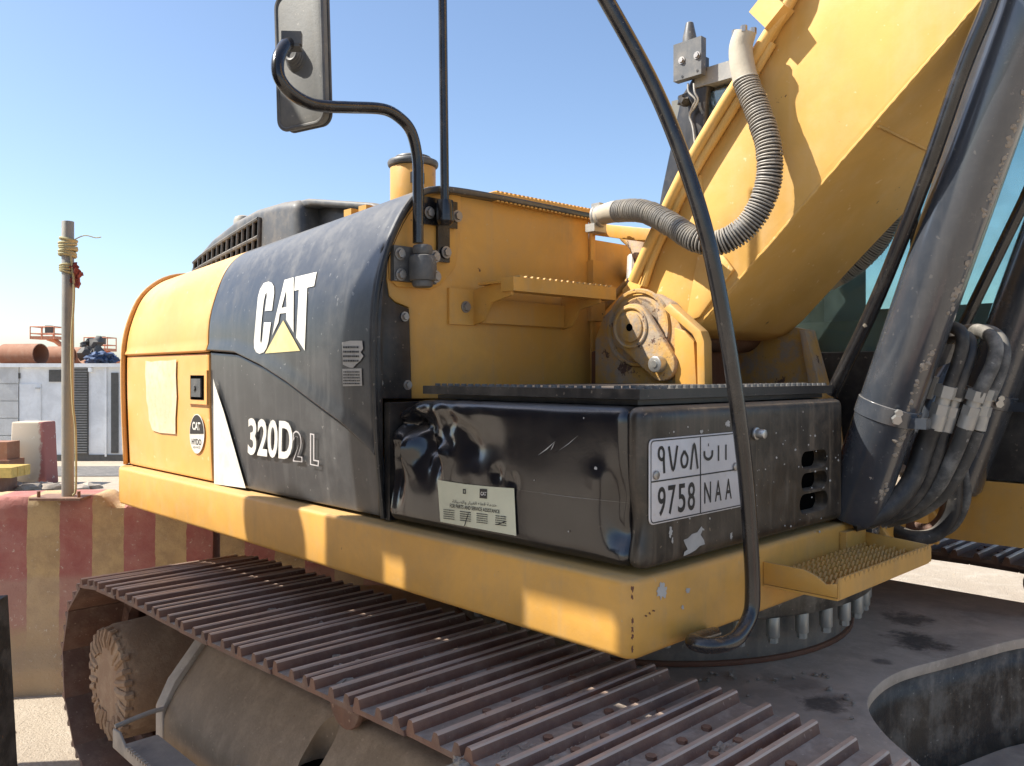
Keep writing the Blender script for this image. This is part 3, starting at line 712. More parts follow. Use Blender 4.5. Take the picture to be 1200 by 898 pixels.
def ptxt(s, va, vb, za, zb, bold=.012):
    lettering(s, quad((.0053, va, za), (.0053, vb, za), (.0053, vb, zb), (.0053, va, zb)), 'plate_character', 'ink', PL, bold)
w = (vs-.022-(v0+.026))/4
for i, ch in enumerate('9758'): ptxt(ch, v0+.030+i*(w+.001), v0+.030+i*(w+.001)+w*.78, z0+.016, zs-.014)
for i, ch in enumerate('NAA'): ptxt(ch, vs+.016+i*.047, vs+.016+i*.047+.030, z0+.026, zs-.020)
Wd = lambda pts, off: [[(a+off[0], b+off[1]) for a, b in p] for p in pts]
# Arabic-Indic digits drawn as strokes (x across, y up in a unit box)
def strokes(polyl, va, vb, za, zb, t=.0075):
    mbx = MB()
    for line in polyl:
        pts = [Vector((.0056, lerp(va, vb, x), lerp(za, zb, y))) for x, y in line]
        if len(pts) > 2: pts = crom(pts, 5)
        n = len(pts); L_, R_ = [], []
        for i, p in enumerate(pts):
            d = (pts[min(i+1, n-1)]-pts[max(i-1, 0)]).normalized(); nrm = Vector((0, -d.z, d.y))*t/2
            L_.append(mbx.bm.verts.new(p+nrm)); R_.append(mbx.bm.verts.new(p-nrm))
        for i in range(n-1): mbx.bm.faces.new((L_[i], L_[i+1], R_[i+1], R_[i]))
    mbx.build('plate_character', 'ink', PL)
dz0, dz1 = zs+.016, z1-.020; dx = v0+.026
strokes([[(.95, .62), (.55, .52), (.15, .66), (.2, .92), (.6, .98), (.88, .8), (.86, .5), (.95, 0)]], dx+.004, dx+.030, dz0, dz1)
strokes([[(0, 1), (.5, .0), (1, 1)]], dx+.046, dx+.080, dz0+.004, dz1)
strokes([[(.5, .8), (.12, .45), (.3, .08), (.75, .1), (.92, .45), (.5, .8)]], dx+.092, dx+.124, dz0+.006, dz1-.004)
strokes([[(0, 0), (.5, 1), (1, 0)]], dx+.134, dx+.164, dz0, dz1)
strokes([[(0, .75), (.08, .3), (.5, .1), (.92, .3), (1, .75)]], vs+.016, vs+.052, dz0+.016, dz1-.012)
strokes([[(.3, .5), (.7, .5)]], vs+.030, vs+.038, dz1-.012, dz1, .007)
strokes([[(.5, 0), (.5, 1)]], vs+.074, vs+.084, dz0+.012, dz1-.010, .006)
strokes([[(.5, 0), (.5, 1)]], vs+.108, vs+.118, dz0+.012, dz1-.010, .006)
for x, y in ((768, 557), (861, 547)):
    mb = MB(); p = onU(x, y, .0046); mb.cyl(p, p+Vector((.006, 0, 0)), .0105, 18, .002); mb.build('plate_screw', 'bolt', PL)
# service sticker on the box side
fv = lambda off: (lambda x, y: onV(x, y, .0400-off))
ST = decal_poly([[(512.5, 562.5), (545, 567.5), (575, 570.5), (602.5, 572.5), (605, 628), (516, 611.5)]], fv(.0045), 'service_sticker', 'cream', BOX, 'pale cream service assistance sticker')
S4 = zc(440, 440, 3.741)
f4 = lambda x, y: onV(*S4(x, y), .0342)
decal_poly([[(457, 497), (489, 499), (488, 541), (456, 538)], [[(383, 498), (396, 499), (396, 520), (383, 519)], [(387, 503), (392, 504), (392, 515), (387, 514)]]], f4, 'sticker_logo', 'ink', ST)
sq = lambda a, b, c, d: quad(*[onV(*S4(*p), .0338) for p in (a, b, c, d)])
lettering('CAT', quad(*[onV(*S4(*p), .0332) for p in ((461, 526), (486, 528), (486, 512), (461, 510))]), 'sticker_logo', 'white', ST, .02)
lettering('\uFE94\uFEE7\uFE8E\uFEF4\uFEBC\uFEDF\uFE8D\uFEED \uFEAD\uFE8E\uFEF4\uFED0\uFEDF\uFE8D \uFEC9\uFEC4\uFED7 \uFE94\uFEE3\uFEAA\uFEA7', sq((337, 566), (531, 584), (531, 562), (337, 544)), 'sticker_text', 'ink', ST, .0)
lettering('FOR PARTS AND SERVICE ASSISTANCE', sq((326, 580), (544, 606), (544, 590), (326, 562)), 'sticker_text', 'ink', ST, .015)
for c0_ in ((298, 0), (370, 8), (443, 17), (525, 27)):
    textlines(ST, lambda x, y, c0_=c0_: onV(*S4(x, y+(x-298)*.12), .0338), 5, c0_[0], c0_[0]+48, 588, 626)
decal_each([[(525, 655), (565, 640), (578, 640), (540, 655)], [(388, 660), (405, 605), (408, 605), (392, 660)]], f4, 'sticker_scrawl', 'ink', ST)

# ---- bent front guard rail
mb = MB()
gp = [Vector((.02, .30, 1.075)), onU(800, 752, .06), onU(835, 757, .10), onU(862, 749, .12), onU(879, 722, .12), onU(882, 690, .12), onU(880, 640, .12), onU(875, 570, .12), onU(866, 490, .12), onU(851, 390, .11), onU(829, 280, .09), onU(800, 185, .05), onU(765, 100, .0), onU(715, 8, -.06), onU(680, -50, -.10), onU(600, -170, -.2)]
gp[1] = onU(812, 752, .05)
mb.tube(gp, .0182, 18, 8); mb.build('guard_rail', 'tubeblack', EX, 'long bent black tube rail rising in front of the box')

# ---- front step
mb = MB(); zt, zb = 1.198, 1.142; va, vb = .565, 1.172; ud = .205
mb.box((.001, va, zb), (ud, vb, zb+.006), .001)
mb.prism([(.001, zb+.007), (ud-.001, zb+.007), (ud-.001, zt-.012), (ud-.03, zt-.020), (ud-.055, zt-.004), (ud-.09, zt+.008), (.001, zt+.010)], 'v', va, va+.008, .002)
mb.prism([(.001, zb+.007), (ud-.001, zb+.007), (ud-.001, zt), (.001, zt+.015)], 'v', vb-.008, vb, .002)
N = 22; top = [(va+.0, zb+.007)]
for i in range(N):
    a0 = lerp(va, vb, i/N); a1 = lerp(va, vb, (i+1)/N)
    top += [(a0+.001, zt-.012), (lerp(a0, a1, .3), zt+.001), (lerp(a0, a1, .7), zt+.001)]
top = [(vb, zb+.007), (va, zb+.007)]+top[1:]+[(vb, zt-.012)]
mb.prism(top, 'u', ud, ud+.007, 0)
for k, u in enumerate((.025, .055, .085, .115, .145, .175)):
    pts = [(vb-.02, zb+.0065), (va+.02, zb+.0065)]
    for i in range(20):
        a0 = lerp(va+.02, vb-.02, i/20); a1 = lerp(va+.02, vb-.02, (i+1)/20); pts += [(a0, zt-.030), (lerp(a0, a1, .5), zt-.014)]
    pts += [(vb-.02, zt-.030)]; mb.prism(pts, 'u', u, u+.006, 0)
mb.box((.001, vb-.15, zb+.007), (.02, vb-.01, zt+.03), .003)
mb.build('front_step', 'yellow', EX, 'yellow serrated step under the box')
# scraped patches on the corner of the beam
decal_each([blob(776, 693, 6, 10, 24, .4, 3), blob(806, 692, 3, 4, 14, .4, 7), blob(800, 712, 1.5, 3, 12, .4, 8)], fU(.0015), 'grey_scrape', 'wornwhite', sk)
ch = [blob(741, 690+k*9.5, 1.5, 4, 12, .6, k+20) for k in (0, 1, 4, 5, 6, 7.5)]+[blob(757+k*4.5, 722-k*3, 1.4, 1.4, 9, .5, k) for k in range(3)]
decal_each(ch, fU(.0015), 'rust_chip', 'rustplate', sk)

# ---- boom
VB0, VB1 = 1.05, 1.70
mb = MB()
bp = [(-.86, 1.93), (-.80, 1.862), (-.70, 1.845), (-.60, 1.848), (-.53, 1.868), (-.46, 1.92), (-.225, 2.150), (.36, 2.700), (1.1, 3.36), (2.0, 3.95), (3.2, 4.30), (4.6, 4.25), (4.6, 4.75), (3.0, 5.10), (1.6, 5.05), (.85, 4.30), (-.18, 2.915), (-.77, 2.12), (-.87, 2.03)]
mb.prism(bp, 'v', VB0, VB1, .012, 2)
BM = mb.build('boom', 'boomyel', EX, 'large pale yellow box section boom', angle=25)
mb = MB()  # flange along the upper edge + hydraulic line
mb.prism([(-.80, 2.10), (-.765, 2.085), (-.15, 2.90), (.9, 4.28), (.87, 4.31), (-.19, 2.935)], 'v', VB0-.016, VB0-.001, .004); mb.build('boom_flange', 'boomyel', BM)
mb = MB(); mb.tube([onV(935, -30, 1.015), onV(925, 0, 1.015), onV(868, 92, 1.015), onV(845, 128, 1.015), onV(800, 205, 1.015), onV(762, 285, 1.015), onV(742, 330, 1.015)], .021, 12, 3)
mb.tube([onV(905, 50, 1.03), onV(858, 130, 1.03), onV(812, 205, 1.03), onV(770, 290, 1.03), onV(754, 335, 1.03)], .016, 10, 3)
mb.build('boom_line', 'boomyel', BM)
mb = MB()
mb.prism(uz([(820, 300), (850, 300), (862, 316), (822, 372), (806, 378)], 1.05), 'v', 1.035, 1.049, .003)
mb.build('foot_gusset', 'boomyel', BM)
decal_poly([blob(835, 350, 22, 10, 26, .5, 11), blob(800, 330, 9, 28, 26, .5, 12)], lambda x, y: onV(x, y, 1.0485), 'dust_smear', 'glueresidue', BM) if False else None
mb = MB()
def weld(pts, r=.006, par=None):
    core = []
    P_ = [Vector(p) for p in pts]
    for a, b in zip(P_, P_[1:]):
        n = max(2, int((b-a).length/.012))
        core += [lerp(a, b, i/n)+Vector([random.uniform(-.0012, .0012) for _ in range(3)]) for i in range(n)]
    m_ = MB(); m_.tube(core, [r*random.uniform(.75, 1.2) for _ in core], 6); m_.build('weld_bead', 'boomyel', par)
weld([(-.50, VB0-.001, 1.90), (-.215, VB0-.001, 2.165), (.36, VB0-.001, 2.712), (1.1, VB0-.001, 3.37)], .005, BM)
weld([(-.44, VB0-.001, 1.97), (-.52, VB0-.001, 2.42)], .005, BM)
weld([(.10, VB0+.01, 2.452), (.10, VB1-.01, 2.452)], .005, BM)
# hose block on boom
mb = MB(); c = onV(884, 22, .95)
mb.box((-.042, -.035, -.045), (.042, .035, .045), .010, Matrix.Translation(c+Vector((.03, .055, .03))) @ Matrix.Rotation(R(-40), 4, 'Y'))
mb.cyl(c+Vector((.05, .055, .06)), c+Vector((.16, .06, .22)), .025, 18, .004)
HB = mb.build('hose_block', 'boomyel', BM)
for k in range(4):
    mb = MB(); a = 2*math.pi*k/4+.5; q = onV(872, 38, .95)+Vector((.028*math.cos(a), .028*math.sin(a), .0)); mb.hexn(q-Vector((0, 0, .01)), q+Vector((0, 0, .01)), .011); mb.build('block_bolt', 'bolt', HB)
# big spring guarded hose
def springhose(name, pts, rad, label=None, turns=150, matw='spring', t0=.085, t1=.885):
    core = crom([Vector(p) for p in pts], 24)
    mb = MB(); mb.tube(core, rad*.88, 16)
    h = mb.build(name, 'rubber', EX, label)
    mb = MB(); L_ = [0]
    for a, b in zip(core, core[1:]): L_.append(L_[-1]+(b-a).length)
    tot = L_[-1]; j = 0
    for k in range(turns):
        s = tot*lerp(t0, t1, k/(turns-1))
        while j < len(core)-2 and L_[j+1] < s: j += 1
        f = (s-L_[j])/(L_[j+1]-L_[j]+1e-9); p = lerp(core[j], core[j+1], f); d = (core[j+1]-core[j]).normalized()
        d = (d+Vector((random.uniform(-1, 1), random.uniform(-1, 1), random.uniform(-1, 1)))*.035).normalized()
        mb.torus(p, d, rad*random.uniform(.98, 1.03), rad*.085, 20, 6)
    mb.build('spring_guard', matw, h)
    mb = MB()
    n0 = max(2, next(i for i, l in enumerate(L_) if l > tot*t0)); n1 = next(i for i, l in enumerate(L_) if l > tot*t1)
    mb.tube(core[:n0+1], [lerp(rad*.93, rad*1.06, i/n0) for i in range(n0+1)], 16); mb.build('hose_cuff', 'cuff', h); mb = MB(); mb.tube(core[n1-1:], [lerp(rad*1.04, rad*.93, i/max(1, (len(core)-n1))) for i in range(len(core)-n1+1)], 16)
    mb.build('hose_cuff', 'cuff', h)
    return h
springhose('guarded_hose', [onV(x, y, v) for x, y, v in ((700, 254, .98), (722, 248, .96), (755, 248, .93), (788, 264, .90), (815, 281, .88), (845, 284, .90), (878, 262, .93), (899, 220, .95), (901, 175, .95), (888, 130, .95), (874, 95, .95), (868, 60, .95), (873, 38, .95))], .0385, 'thick ribbed hose looping in front of the boom', 112)
mb = MB(); c = onV(700, 254, .98); mb.torus(c+Vector((.02, 0, 0)), (1, .2, 0), .034, .010, 18, 8); mb.torus(c+Vector((-.005, 0, 0)), (1, .2, 0), .030, .012, 18, 8)
mb.box(c+Vector((-.03, -.035, -.06)), c+Vector((.015, .035, -.03)), .005); mb.box(c+Vector((-.02, -.012, .028)), c+Vector((.02, .012, .05)), .003)
mb.build('hose_clamp', 'fitting', EX)
springhose('far_guarded_hose', [onV(970, 330, 1.86), onV(1006, 305, 1.86), onV(1034, 272, 1.85), onV(1046, 235, 1.82), onV(1048, 200, 1.80), onV(1050, 150, 1.80)], .045, 'ribbed hose on the far side of the boom', 60, 'spring')

# ---- boom foot, links and mounts
mb = MB()
mb.prism(uz([(697, 452), (697, 398), (706, 372), (722, 356), (742, 346), (768, 344), (786, 354), (800, 372), (816, 386), (824, 402), (826, 452)], 1.0), 'v', 1.0, 1.045, .006)
MNT = mb.build('boom_mount', 'dirtyyel', EX, 'mud stained yellow boom foot mount')
mb = MB(); A = onV(740, 384, .96); B = onV(775, 427, .96)
def capsule(A, B, ra, rb, n=10):
    d = math.atan2(B.z-A.z, B.x-A.x); o = []
    for i in range(n+1): t = d+math.pi/2+math.pi*i/n; o.append((A.x+ra*math.cos(t), A.z+ra*math.sin(t)))
    for i in range(n+1): t = d-math.pi/2+math.pi*i/n; o.append((B.x+rb*math.cos(t), B.z+rb*math.sin(t)))
    return o
mb.prism(capsule(A, B, .088, .060), 'v', .955, .985, .008); mb.cyl((A.x, .948, A.z), (A.x, .999, A.z), .055, 28, .006)
mb.torus((A.x, .954, A.z), (0, 1, 0), .072, .006, 36, 8); mb.torus((A.x, .998, A.z), (0, 1, 0), .135, .010, 40, 6)
LK = mb.build('pin_retainer', 'dirtyyel', MNT)
mb = MB(); mb.cyl((B.x, .918, B.z), (B.x, .958, B.z), .029, 24, .005); mb.cyl((B.x, .915, B.z), (B.x, .919, B.z), .012, 16); mb.build('pin_bolt', 'silver', LK)
mb = MB(); mb.cyl((A.x, .9465, A.z), (A.x, .950, A.z), .014, 16); mb.build('grease_hole', 'void', LK)
mb = MB(); mb.prism(uz([(778, 362), (786, 356), (822, 388), (826, 400), (827, 452), (818, 452), (817, 402), (812, 392)], .955), 'v', .95, .998, .004)
mb.prism(uz([(789, 384), (801, 388), (812, 400), (815, 452), (790, 452)], .97), 'v', .975, .997, .003); mb.build('mount_rib', 'yellow', MNT)
mb = MB(); mb.cyl((A.x, 1.0, A.z+.02), (A.x, 1.75, A.z+.02), .10, 28, .01); mb.build('foot_pin', 'rust', BM)
mb = MB()
mb.prism([(-1.03, 1.24), (-.90, 1.24), (-.88, 1.80), (-1.03, 1.80)], 'v', 1.06, 1.70, .01)
mb.box((-.86, 1.06, 1.24), (-.42, 1.72, 1.50), .01); mb.build('mount_block', 'rustplate', MNT)
mb = MB(); mb.prism([(-.47, 1.89), (-.44, 1.885), (-.33, 1.50), (-.30, 1.24), (-.9, 1.24), (-.95, 1.86), (-.75, 1.95)], 'v', 1.725, 1.76, .005)
mb.prism([(-.46, 1.885), (-.435, 1.88), (-.325, 1.50), (-.295, 1.24), (-.36, 1.24), (-.39, 1.5)], 'v', 1.66, 1.724, .004)
mb.build('far_mount_plate', 'dirtyyel', MNT)
mb = MB(); mb.box((-.80, 1.06, 1.501), (-.77, 1.70, 1.82), .004); mb.prism([(-.46, 1.51), (-.76, 1.51), (-.76, 1.74)], 'v', 1.30, 1.32, .004); mb.build('mount_web', 'rustplate', MNT)
# clutter behind the bulkhead corner
mb = MB(); a = onV(697, 262, 1.1); b = onV(771, 286, 1.1)
mb.prism(uz([(697, 262), (768, 269), (771, 286), (697, 276)], 1.10), 'v', 1.08, 1.10, .003)
mb.box((UP-.10, 1.065, 2.02), (UP+.03, 1.14, 2.16), .004); mb.box((UP-.10, 1.065, 1.92), (UP+.02, 1.15, 2.015), .004)
mb.build('corner_bracket', 'yellow', EX)
mb = MB(); mb.tube([(-1.0, 1.25, 2.28), (-.92, 1.22, 2.22), (-.84, 1.17, 2.10), (-.78, 1.12, 2.0)], .034, 14, 5); mb.tube([(-1.1, 1.4, 2.10), (-.95, 1.3, 2.16), (-.85, 1.2, 2.05)], .03, 14, 5)
mb.tube([(-1.12, 1.2, 1.95), (-1.0, 1.25, 2.08), (-.86, 1.22, 2.16), (-.74, 1.12, 2.12)], .014, 10, 5); mb.build('swivel_pipe', 'dirtyyel', EX)
mb = MB(); mb.tube([(-.83, 1.16, 2.08), (-.78, 1.12, 2.0)], .042, 6); mb.tube([(-1.05, 1.35, 2.2), (-.9, 1.15, 1.98), (-.85, 1.1, 1.9)], .02, 10, 4); mb.build('pipe_union', 'fitting', EX)

# ---- boom cylinders
def boomcyl(v, rad, base, top, lab):
    b = Vector((base[0], v, base[1])); t = Vector((top[0], v, top[1])); d = (t-b).normalized()
    mb = MB(); mb.tube([b+d*.01, b+d*.03, b+d*1.75, b+d*1.76], [rad*.9, rad, rad, rad*.9], 40)
    cy = mb.build('boom_cylinder', 'cyl', EX, lab)
    if v < 1.5:
        mb = MB(); rnd = random.Random(11); e1 = Vector((d.z, 0, -d.x)); e2 = Vector((0, -1, 0)); wob_ = 0
        for k in range(230):
            t = lerp(.10, 1.45, rnd.random()); a = R(24+10*noise.noise(Vector((t*3, 0, 4)))+rnd.gauss(0, 4)+5*math.sin(t*5))
            if noise.noise(Vector((t*7, 3, 1))) < -.15: continue
            n_ = e1*math.cos(a)+e2*math.sin(a); c_ = b+d*t+n_*(rad-.001)
            st_i = len(mb.bm.verts); mb.lump((0, 0, 0), rnd.choice((.003, .004, .006, .009)), 1, .6, rnd.random()*60, (.8, 1.0, .5))
            mb.bm.verts.ensure_lookup_table(); q_ = n_.to_track_quat('Z', 'Y')
            for vv in mb.bm.verts[st_i:]: vv.co = c_+q_ @ Vector((vv.co.x*1.5, vv.co.y, vv.co.z))
        tag(mb.build('dust_crust', 'mud', cy, angle=20), kind='stuff')
    mb = MB(); c = b+d*.365
    mb.tube([c-d*.026, c-d*.024, c+d*.024, c+d*.026], [rad+.001, rad+.004, rad+.004, rad+.001], 40)
    side = Vector((.72, -.69, 0)); q = c+side*(rad+.012)
    mb.box((-.03, -.018, -.016), (.03, .018, .016), .004, Matrix.Translation(c+Vector((d.z, 0, -d.x))*(rad+.012)+Vector((0, -.02, 0))))
    mb.build('clamp_band', 'cyl', cy)
    mb = MB(); q = c+Vector((d.z*.6, -.8, -d.x*.6))*(rad+.008); mb.hexn(q-d*.0, q+Vector((d.z*.6, -.8, -d.x*.6))*.018, .014); mb.hexn(q+d*.02, q+d*.02+Vector((d.z*.6, -.8, -d.x*.6))*.014, .011); mb.build('clamp_bolt', 'silver', cy)
    mb = MB(); mb.cyl(b+Vector((-.02, .05, -.03)), b+Vector((-.02, rad*1.3, -.03)), .072, 28, .01); mb.build('cylinder_eye', 'cyl', cy)
    mb = MB(); mb.cyl(b+d*1.76, b+d*2.3, rad*.6, 24); mb.build('piston_rod', 'silver', cy)
    return cy
CY = boomcyl(1.125, .089, (-.015, 1.25), (.425, 2.545), 'near boom cylinder, dusty black')
boomcyl(1.86, .089, (.045, 1.28), (.40, 2.33), 'far boom cylinder, dusty black')
mb = MB(); mb.tube([onV(x, y, v) for x, y, v in ((1165, -20, 1.0), (1158, 8, 1.0), (1128, 82, 1.0), (1085, 205, 1.02), (1030, 345, 1.1), (975, 462, 1.16))], .0215, 14, 5); mb.build('cylinder_line', 'tubeblack', EX)
mb = MB(); mb.tube([onV(1230, 168, 1.6), onV(1200, 236, 1.6), onV(1124, 392, 1.6)], .019, 12); mb.build('cylinder_line', 'tubeblack', EX)
mb = MB(); mb.tube([onV(1110, 400, 1.55), onV(1070, 500, 1.55), onV(1040, 585, 1.55)], [.055, .055, .05], 20); mb.build('rod_sleeve', 'cyl', EX)
# cylinder brackets at the nose
mb = MB()
for v in (1.26, 1.70, 2.0): mb.prism([(-.28, 1.10), (.05, 1.10), (.06, 1.18), (.0, 1.27), (-.10, 1.28), (-.28, 1.25)], 'v', v-.012, v+.012, .005)
mb.box((-.1, 1.27, 1.09), (.02, 1.73, 1.245), .008)
NB = mb.build('nose_bracket', 'yellow', EX)
mb = MB(); mb.cyl((-.01, 1.275, 1.22), (-.01, 1.31, 1.22), .04, 20, .005); mb.build('bracket_pin', 'silver', NB)

# ---- hose bundle
def hose(pts, r, mat='rubber', smooth=8):
    mb = MB(); mb.tube([onV(*p) for p in pts], r, 14, smooth); return mb.build('hydraulic_hose', mat, EX)
hose([(1098, 390, 1.30), (1112, 383, 1.24), (1126, 390, 1.22), (1127, 408, 1.22), (1117, 440, 1.22), (1108, 462, 1.22)], .019)
hose([(1118, 392, 1.34), (1134, 396, 1.30), (1137, 412, 1.28), (1128, 440, 1.26), (1120, 465, 1.26)], .019)
hose([(1112, 396, 1.5), (1132, 388, 1.42), (1152, 389, 1.36), (1166, 402, 1.32), (1164, 425, 1.30), (1150, 455, 1.28), (1144, 470, 1.28)], .021, 'dustyhose')
hose([(1125, 398, 1.55), (1152, 388, 1.46), (1170, 396, 1.42), (1176, 415, 1.38), (1170, 440, 1.36), (1158, 468, 1.34)], .021, 'dustyhose')
hose([(1092, 500, 1.22), (1082, 525, 1.22), (1070, 560, 1.20), (1050, 588, 1.16), (1025, 605, 1.12), (1000, 612, 1.08)], .030)
hose([(1104, 505, 1.26), (1096, 535, 1.26), (1080, 572, 1.26), (1055, 598, 1.24), (1030, 612, 1.22)], .022)
hose([(1132, 500, 1.28), (1115, 540, 1.28), (1095, 575, 1.28), (1065, 598, 1.28), (1030, 606, 1.28)], .022, 'dustyhose')
hose([(1144, 505, 1.34), (1132, 535, 1.34), (1108, 575, 1.34), (1075, 600, 1.34), (1035, 612, 1.34)], .023, 'dustyhose')
hose([(1118, 560, 1.40), (1116, 600, 1.42), (1098, 625, 1.42), (1070, 630, 1.40), (1040, 618, 1.4)], .024, 'rubber')
hose([(1105, 570, 1.50), (1108, 600, 1.50), (1090, 620, 1.50), (1060, 616, 1.50)], .020, 'rust')
hose([(1128, 545, 1.55), (1132, 585, 1.55), (1115, 618, 1.55), (1085, 628, 1.5)], .016, 'dustyhose')
mb = MB()
for (x0, y0, x1, y1, v, r) in ((1110, 452, 1094, 506, 1.22, .030), (1122, 455, 1106, 508, 1.27, .027), (1146, 458, 1130, 504, 1.28, .029), (1158, 456, 1145, 506, 1.34, .027)):
    A = onV(x0, y0, v); B = onV(x1, y1, v); d = B-A
    mb.hexn(A, A+d*.25, r); mb.tube([A+d*.25, A+d*.4], r*.7, 14); mb.hexn(A+d*.4, A+d*.62, r*.92); mb.tube([A+d*.62, A+d*.95], r*.85, 16)
mb.build('hose_fitting', 'fitting', EX)
mb = MB(); mb.tube([onV(1130, 395, 1.62), onV(1085, 475, 1.45), onV(1066, 548, 1.40)], .035, 20); mb.build('guard_tube', 'cyl', EX)
mb = MB(); mb.lump(onV(1062, 562, 1.38), .05, 3, .25, 2, (1, 1, 1)); mb.build('mud_lump', 'mud', EX)
mb = MB(); mb.hexn(onV(1090, 440, 1.40), onV(1082, 465, 1.40), .03); mb.build('hose_fitting', 'fitting', EX)

# ---- cab
vc, vd = 1.90, 2.90
mb = MB(); mb.box((-1.32, vc-.0, 1.09), (.95, vd, 1.318), .012, seg=3); mb.build('cab_base', 'yellow', EX)
mb = MB()
mb.prism([(-1.38, 1.32), (-1.37, 2.30), (-1.30, 2.62), (-1.19, 3.04), (-1.12, 3.12), (-1.02, 3.12), (-1.04, 3.02), (-1.065, 2.6), (-1.06, 1.32)], 'v', vc, vc+.07, .02, 3)
mb.prism([(-1.38, 1.32), (-1.37, 2.30), (-1.30, 2.62), (-1.19, 3.04), (-1.12, 3.12), (-1.02, 3.12), (-1.04, 3.02), (-1.065, 2.6), (-1.06, 1.32)], 'v', vd-.07, vd, .02, 3)
mb.prism([(-1.08, 1.322), (-1.08, 1.80), (.50, 1.80), (.80, 1.60), (.92, 1.322)], 'v', vc+.005, vc+.05, .006)
mb.prism([(-1.08, 1.322), (-1.08, 1.80), (.50, 1.80), (.80, 1.60), (.92, 1.322)], 'v', vd-.05, vd-.005, .006)
for v in (vc+.005, vd-.055): mb.prism([(.46, 3.02), (.52, 3.02), (.90, 1.6), (.92, 1.33), (.85, 1.33), (.82, 1.6)], 'v', v, v+.05, .01)
mb.box((-1.335, vc+.08, 1.32), (-1.30, vd-.08, 2.2), .005)
mb.box((-.13, vc+.015, 1.80), (-.10, vc+.045, 3.02), .004)
CB = mb.build('cab_shell', 'black', EX)
mb = MB(); mb.box((-1.10, vc-.01, 3.055), (.55, vd+.01, 3.135), .035, seg=4); mb.build('cab_roof', 'cabroof', EX)
for nm, v in (('side_window', vc+.028), ('side_window', vd-.03)):
    mb = MB(); mb.prism([(-1.07, 1.80), (-1.065, 3.03), (.50, 3.03), (.86, 1.65), (.5, 1.8)], 'v', v, v+.006, 0); mb.build(nm, 'glass', CB)
mb = MB(); mb.box((-1.30, vc+.08, 2.2), (-1.295, vd-.08, 2.98), 0); mb.build('rear_window', 'glass', CB)
mb = MB(); o1 = uz([(833, 97), (905, 68), (905, 250), (823, 250)], vc)
mb.tube([(-1.02, vc+.05, 2.25), (-1.02, vc+.05, 2.95), (-.98, vc+.05, 2.985), (-.3, vc+.05, 2.985)], .014, 8); mb.build('window_seal', 'black', CB)
mb = MB()
q = onV(985, 340, 2.35); mb.box((q.x-.15, 2.12, 1.70), (q.x+.42, 2.60, 1.90), .05, seg=4); mb.box((q.x-.22, 2.14, 1.85), (q.x+.02, 2.58, 2.42), .07, seg=4); mb.box((q.x-.20, 2.24, 2.38), (q.x-.06, 2.48, 2.60), .04, seg=3)
mb.build('operator_seat', 'seat', CB)
mb = MB(); mb.box((-1.28, 1.96, 2.90), (.45, 2.84, 3.05), .02); mb.build('headliner', 'console', CB)
mb = MB(); mb.box((-.75, 1.97, 1.75), (-.05, 2.12, 1.93), .03, seg=3); mb.box((-.75, 2.68, 1.75), (-.1, 2.82, 1.93), .03, seg=3)
for k in range(6): mb.cyl((-.12, 2.05, 1.93+k*.022), (-.12, 2.05, 1.945+k*.022), .062-k*.008, 18, .004)
mb.cyl((-.12, 2.05, 2.05), (-.10, 2.05, 2.16), .018, 12); mb.lump((-.10, 2.05, 2.19), .034, 2, .05, 1, (1, 1, 1.5))
mb.box((.25, 1.98, 1.7), (.40, 2.12, 2.05), .03, seg=3); mb.box((-.9, 2.60, 1.7), (.1, 2.84, 2.02), .03, seg=3); mb.box((-1.25, 2.0, 1.7), (-.95, 2.85, 2.15), .04, seg=3)
mb.build('control_console', 'console', CB)
# control box and aerial on the cab corner
mb = MB(); a = onV(793.5, 98, 1.86); b = onV(826, 44, 1.86)
mb.box((a.x, 1.83, a.z), (b.x, 1.87, b.z+.0), .004); 
AB = mb.build('equipment_box', 'greyplastic', EX, 'small dark grey box with aerial on the cab corner')
mb = MB(); mb.tube([((a.x+b.x)/2-.02, 1.88, b.z-.02), ((a.x+b.x)/2-.02, 1.88, b.z+.03), ((a.x+b.x)/2-.02, 1.88, b.z+.10), ((a.x+b.x)/2-.02, 1.88, b.z+.105)], [.035, .033, .018, .01], 14); mb.build('aerial_stub', 'greyplastic', AB)
bolts('box_bolt', [onV(x, y, 1.829) for x, y in ((799, 71), (817, 65))], (0, -1, 0), .012, .012, AB)
mb = MB()
for k, (x, y) in enumerate(((799.5, 90), (817, 83))): p = onV(x, y, 1.829); mb.cyl(p, p-Vector((0, .001, 0)), .006, 10)
mb.box((a.x+.02, 1.871, a.z+.03), (b.x-.01, 1.91, b.z-.08), .006); mb.build('box_bracket', 'black', AB)
mb = MB()
for x0, dx_ in ((806, 0), (813, 3)): mb.tube([onV(x0, 98, 1.85), onV(x0+1, 108, 1.85), onV(815+dx_, 117, 1.86), onV(811+dx_, 126, 1.87), onV(808, 136, 1.88), onV(812, 150, 1.885), onV(816, 185, 1.885)], .005, 6, 5)
mb.build('aerial_cable', 'fitting', AB)
mb = MB(); c = onV(801, 118, 1.86); mb.lump(c, .03, 2, .5, 3, (1, 1, 1)); mb.cyl(c, c+Vector((0, .06, 0)), .012); mb.build('cable_knob', 'black', AB)

